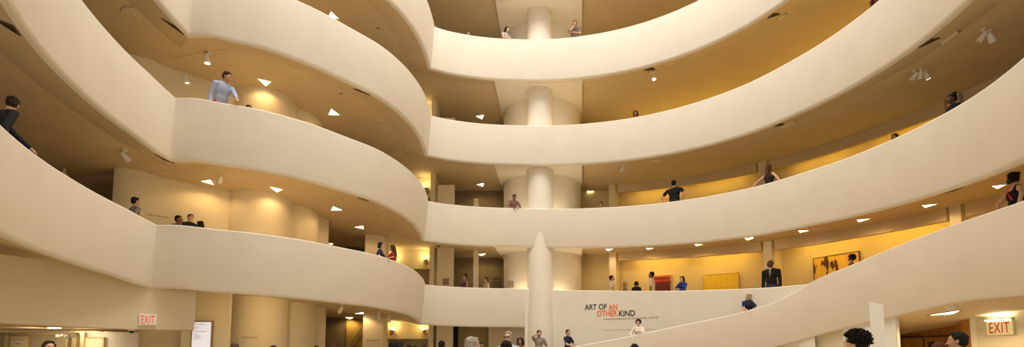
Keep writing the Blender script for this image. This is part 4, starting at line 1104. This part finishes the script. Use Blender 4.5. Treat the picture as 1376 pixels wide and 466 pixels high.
def at_rail(label, n, px, ytop, face=0, off=None, side=None, h=1.72, look=None, **kw):
    """face: degrees turned from looking into the void (180 = back to the void)"""
    if off is None:
        best = None
        for k in range(38, 240, 6):
            p, nn, z = rail_spot(n, px, k/100, side); e = abs(height_for(p, ytop)-h)
            if best is None or e < best[0]: best = (e, k/100)
        off = best[1]
    p, nn, z = rail_spot(n, px, off, side)
    hh = max(1.42, min(1.98, height_for(p, ytop)))
    yaw = math.atan2(-nn.x, nn.y) + math.radians(face)
    if look is not None: yaw = math.radians(look)          # 0 towards the camera, 90 to the picture's right
    return person(label, p, yaw, hh, **kw)
def at_floor(label, px, ytop, depth, face=0, **kw):
    d = ray(px, ytop); p = EYE + d*(depth/d.y); hh = max(1.40, min(2.0, p.z-GROUND))
    return person(label, (p.x, p.y, GROUND), math.atan2(p.x, p.y)*-1 + math.radians(face), hh, **kw)
# face 0 looks at the camera; + turns to the picture's right
NAVY, BLK, WHT, GRY = (.02, .025, .06), (.012, .011, .011), (.72, .66, .56), (.28, .25, .21)
# top balcony
at_rail('dark haired person almost hidden behind the top balcony, farthest from the column', 3, 629.5, 42.6, 0, hairc='black', top=BLK)
at_rail('woman with long black hair bending over the top balcony, left of the column', 3, 676.5, 38, 40, .42, sex='f', hair='long', hairc='black', top=(.42,.34,.34), pose='rail', skin='light', turn=20)
at_rail('man in grey with hand at chin at the top balcony, right of the column', 3, 772.5, 29, 0, .40, hairc='dark', skin='tan', top=(.16,.13,.10), pose='chin', turn=10)
# third balcony
at_rail('lone head peeking over the third balcony against orange wall', 2, 855, 149, 0, hairc='auburn', hair='bob', sex='f', skin='tan', top=(.3,.12,.05))
at_rail('person cut by the picture top behind the third balcony, only a dark arm seen', 2, 1181, -36, 160, .38, top=(.12,.03,.03), skin='brown', pose='hips')
# second balcony
at_rail('man in red plaid shirt leaning over the second balcony beside the drum', 1, 690.5, 262, 15, .42, hairc='black', skin='brown', extras=('plaid',), pose='rail', nod=18)
at_rail('child sized head above the second balcony just right of the drum', 1, 807, 271, 20, hairc='black', skin='tan', top=WHT)
at_rail('man in black tee shirt with back turned at the second balcony', 1, 905, 242.5, 180, .42, hairc='black', skin='tan', top=BLK, pose='behind', thin=1.28)
at_rail('long haired woman in dark top leaning on the second balcony with arms spread wide', 1, 1035, 221.5, 178, .42, sex='f', hair='long', hairc='auburn', top=(.03,.02,.02), pose='backrail', skin='light', sleeves='none', bottom=(.05,.02,.06))
at_rail('tiny top of a dark head over the second balcony, between two larger figures', 1, 1203, 180, 10, hairc='black', skin='tan', top=BLK)
at_rail('person with dark bun in black silhouette at the right end of the second balcony', 1, 1281, 126.5, 0, .6, look=-100, hair='bun', hairc='black', skin='dark', top=BLK, sex='f')
at_rail('man in blue striped shirt and red trousers leaning over the left balcony', 1, 296, 98, 42, .42, 'bay', hairc='dark', skin='tan', extras=('print',), bottom=(.5,.03,.04), pose='reach', sleeves='long', turn=35, nod=14)
at_rail('dark head barely showing behind the man in the blue shirt', 1, 333.5, 141.6, 20, None, 'bay', hairc='black', skin='tan', top=BLK)
# first gallery
at_rail('person in black leaning over the rising parapet at the far left edge', 0, -9, 118, 50, .42, 'left', hairc='dark', skin='light', top=(.02,.02,.024), pose='reach', sleeves='long', bottom=(.05,.055,.07), turn=60, nod=10)
at_rail('young man in grey shirt walking along the left gallery, above the crease', 0, 184, 264.5, 80, .55, 'left', hairc='black', skin='tan', top=(.20,.165,.12), pose='walk')
at_rail('dark head in blue collar behind the left parapet right at the crease', 0, 231.5, 289.5, 70, None, 'left', hairc='black', skin='brown', top=(.10,.13,.22))
at_rail('dark head facing away behind the bay parapet, nearer the crease of the pair', 0, 256.5, 295.5, 60, .7, 'bay', hairc='black', skin='tan', top=BLK)
at_rail('round dark head behind the bay parapet, farther from the crease of the pair', 0, 263.5, 297, -110, 1.45, 'bay', hairc='black', hair='bob', skin='tan', top=BLK)
at_rail('woman with curly black hair in navy top talking to the woman in red', 0, 510, 325.5, 0, .42, 'bay', look=95, sex='f', hair='bob', hairc='black', skin='light', top=NAVY, pose='gesture')
at_rail('long haired woman in red top talking on the bay parapet', 0, 529.5, 329, 0, .40, 'bay', look=-90, sex='f', hair='long', hairc='brown', skin='light', top=(.38,.03,.06), pose='gesture')
at_rail('woman with high bun and purple top crossing the first gallery lobby', 0, 625, 368.5, -60, 1.3, sex='f', hair='bun', hairc='dark', skin='tan', top=(.16,.08,.24), sleeves='none', pose='walk')
at_rail('dark haired man in pale shirt in the first gallery lobby, near the post', 0, 653.5, 372.5, -70, 1.2, hairc='black', skin='tan', top=(.62,.52,.38))
at_rail('man in cream tee shirt and sunglasses on his collar beside the gallery pillar', 0, 823, 370, 0, .75, look=80, hairc='black', skin='tan', top=(.68,.56,.42), pose='stand')
at_rail('short grey blond person behind the title wall, left of the dark haired woman', 0, 838.5, 379.5, 0, .9, look=80, hairc='blond', hair='bob', sex='f', skin='tan', top=(.25,.2,.12))
at_rail('dark haired woman in black top seen from behind above the title wall', 0, 855, 377.8, 190, .7, hairc='dark', hair='bob', sex='f', skin='tan', top=BLK)
at_rail('man in white tee shirt looking at the red painting', 0, 876, 365, 0, .8, look=-120, hairc='black', skin='brown', top=(.74,.64,.48), pose='stand')
at_rail('woman in blue jacket with hand to face, right of the red painting', 0, 917, 371, 0, .42, look=-60, sex='f', hair='long', hairc='black', skin='light', top=(.03,.05,.22), pose='chin', sleeves='long')
at_rail('guard in black suit and white shirt standing by the gallery parapet', 0, 1035.5, 349, 10, .42, hair='bald', hairc='black', skin='dark', top=(.012,.012,.014), pose='stand', sleeves='long', extras=('jacket','shirt_front','tie'), thin=1.1, turn=-40)
# along the ground ramp
at_rail('dark haired head in front of the golden painting, behind the ramp parapet', 'F', 1145.5, 342.5, -70, .75, hair='curly', hairc='black', skin='tan', sex='f', top=(.2,.1,.04))
at_rail('woman in black top with red strap at the right edge, back turned', 'F', 1364, 231.5, 176, .35, sex='f', thin=1.12, hair='bob', hairc='black', skin='light', top=(.012,.011,.012), pose='behind', sleeves='none', extras=('strap',), near=True)
at_rail('woman with short white hair, sunglasses and navy shirt on the ramp', 'F', 1005, 393.5, 30, .45, sex='f', hair='bob', hairc='white', skin='light', top=NAVY, pose='rail', extras=('sunglasses',), turn=15, lean=4)
at_rail('woman in white blouse gesturing in front of the title wall', 'F', 858.5, 429.5, 5, .42, sex='f', hair='curly', hairc='dark', skin='light', top=(.80,.72,.64), pose='gesture', sleeves='long', turn=-10)
at_rail('man in navy tee shirt standing at the foot of the ramp', 'F', 762.5, 442.5, 60, 1.0, hairc='brown', hair='short', skin='light', top=NAVY, pose='hold')
at_rail('man in grey tee shirt holding a phone to his ear before the column', 'F', 724.5, 443.5, 25, .85, hairc='dark', skin='tan', top=(.30,.26,.22), pose='phone', extras=('phone',))
at_floor('man with sunglasses in pale blue shirt left of the column', 683.5, 445.5, 11.5, -15, hairc='grey', skin='light', top=(.45,.52,.62), extras=('sunglasses',), pose='hold')
at_floor('small dark haired person right behind the man in pale blue shirt', 699.5, 453.5, 16.2, -20, hairc='black', skin='brown', top=(.35,.08,.06), sex='f', hair='bob')
at_floor('dark haired head just in front of the man in pale blue shirt', 680, 457.5, 9.5, 170, hairc='black', skin='tan', hair='bob', sex='f', top=(.1,.09,.09))
at_floor('grey haired man with back turned in the middle of the crowd', 634.5, 452.5, 6.2, 130, hairc='grey', skin='rosy', top=(.3,.3,.33))
at_floor('small dark head right beside the grey haired man', 647, 460, 15.5, 20, hairc='black', skin='brown', top=BLK)
at_floor('dark head in front of the pale panel by the lift lobby', 593.5, 457.5, 13.5, 170, hairc='black', skin='dark', top=BLK)
at_floor('large glossy dark haired head in front of the lift doors', 532, 458, 6.4, 120, hairc='black', hair='bob', sex='f', skin='tan', top=BLK)
at_floor('small dark head before the lift doors, leftmost of three', 550, 463.2, 15, 180, hairc='black', skin='tan', top=BLK)
at_floor('small dark head before the lift doors, middle of three', 557.5, 464, 17.5, 170, hairc='dark', skin='tan', top=BLK)
at_floor('small dark head before the lift doors, rightmost of three', 570, 464, 16.2, 180, hairc='black', skin='brown', top=BLK)
at_floor('reddish haired head before the ochre stair wall', 448.5, 461.5, 14.5, 160, hairc='auburn', skin='rosy', top=(.2,.1,.05))
at_floor('dark head at the foot of the white pier', 474.5, 464.5, 14, 180, hairc='black', skin='tan', top=BLK)
at_floor('dark head below the last stair drum', 425, 464.5, 13, 170, hairc='black', skin='tan', top=BLK)
at_floor('dark head below the seam between the stair drums', 367.5, 464, 11, 190, hairc='black', skin='tan', top=BLK)
at_floor('shaved brown head right of the information screen', 315.5, 459, 9.2, 175, hair='bald', skin='dark', top=BLK)
at_floor('dark haired head behind the entrance glass at lower left', 66, 458, 8.0, 20, hairc='dark', skin='light', top=BLK)
at_floor('dark head low in front of the woman in white blouse', 852.5, 462, 9.5, 180, hairc='black', skin='dark', top=BLK)
at_floor('man with spiky dark curls in front of the white slab', 1150, 447.5, 5.0, -110, hair='spiky', hairc='black', skin='light', top=(.10,.09,.09), near=True)
at_floor('dark purple haired head between the slab and the moustached man', 1261, 460, 8.4, 170, hair='bob', hairc='auburn', sex='f', skin='tan', top=BLK)
at_floor('moustached man in dark suit and white collar near the oak doors', 1287, 446, 6.7, -100, hairc='black', skin='tan', top=(.014,.013,.014), sleeves='long', extras=('jacket','shirt_front','moustache'), near=True)
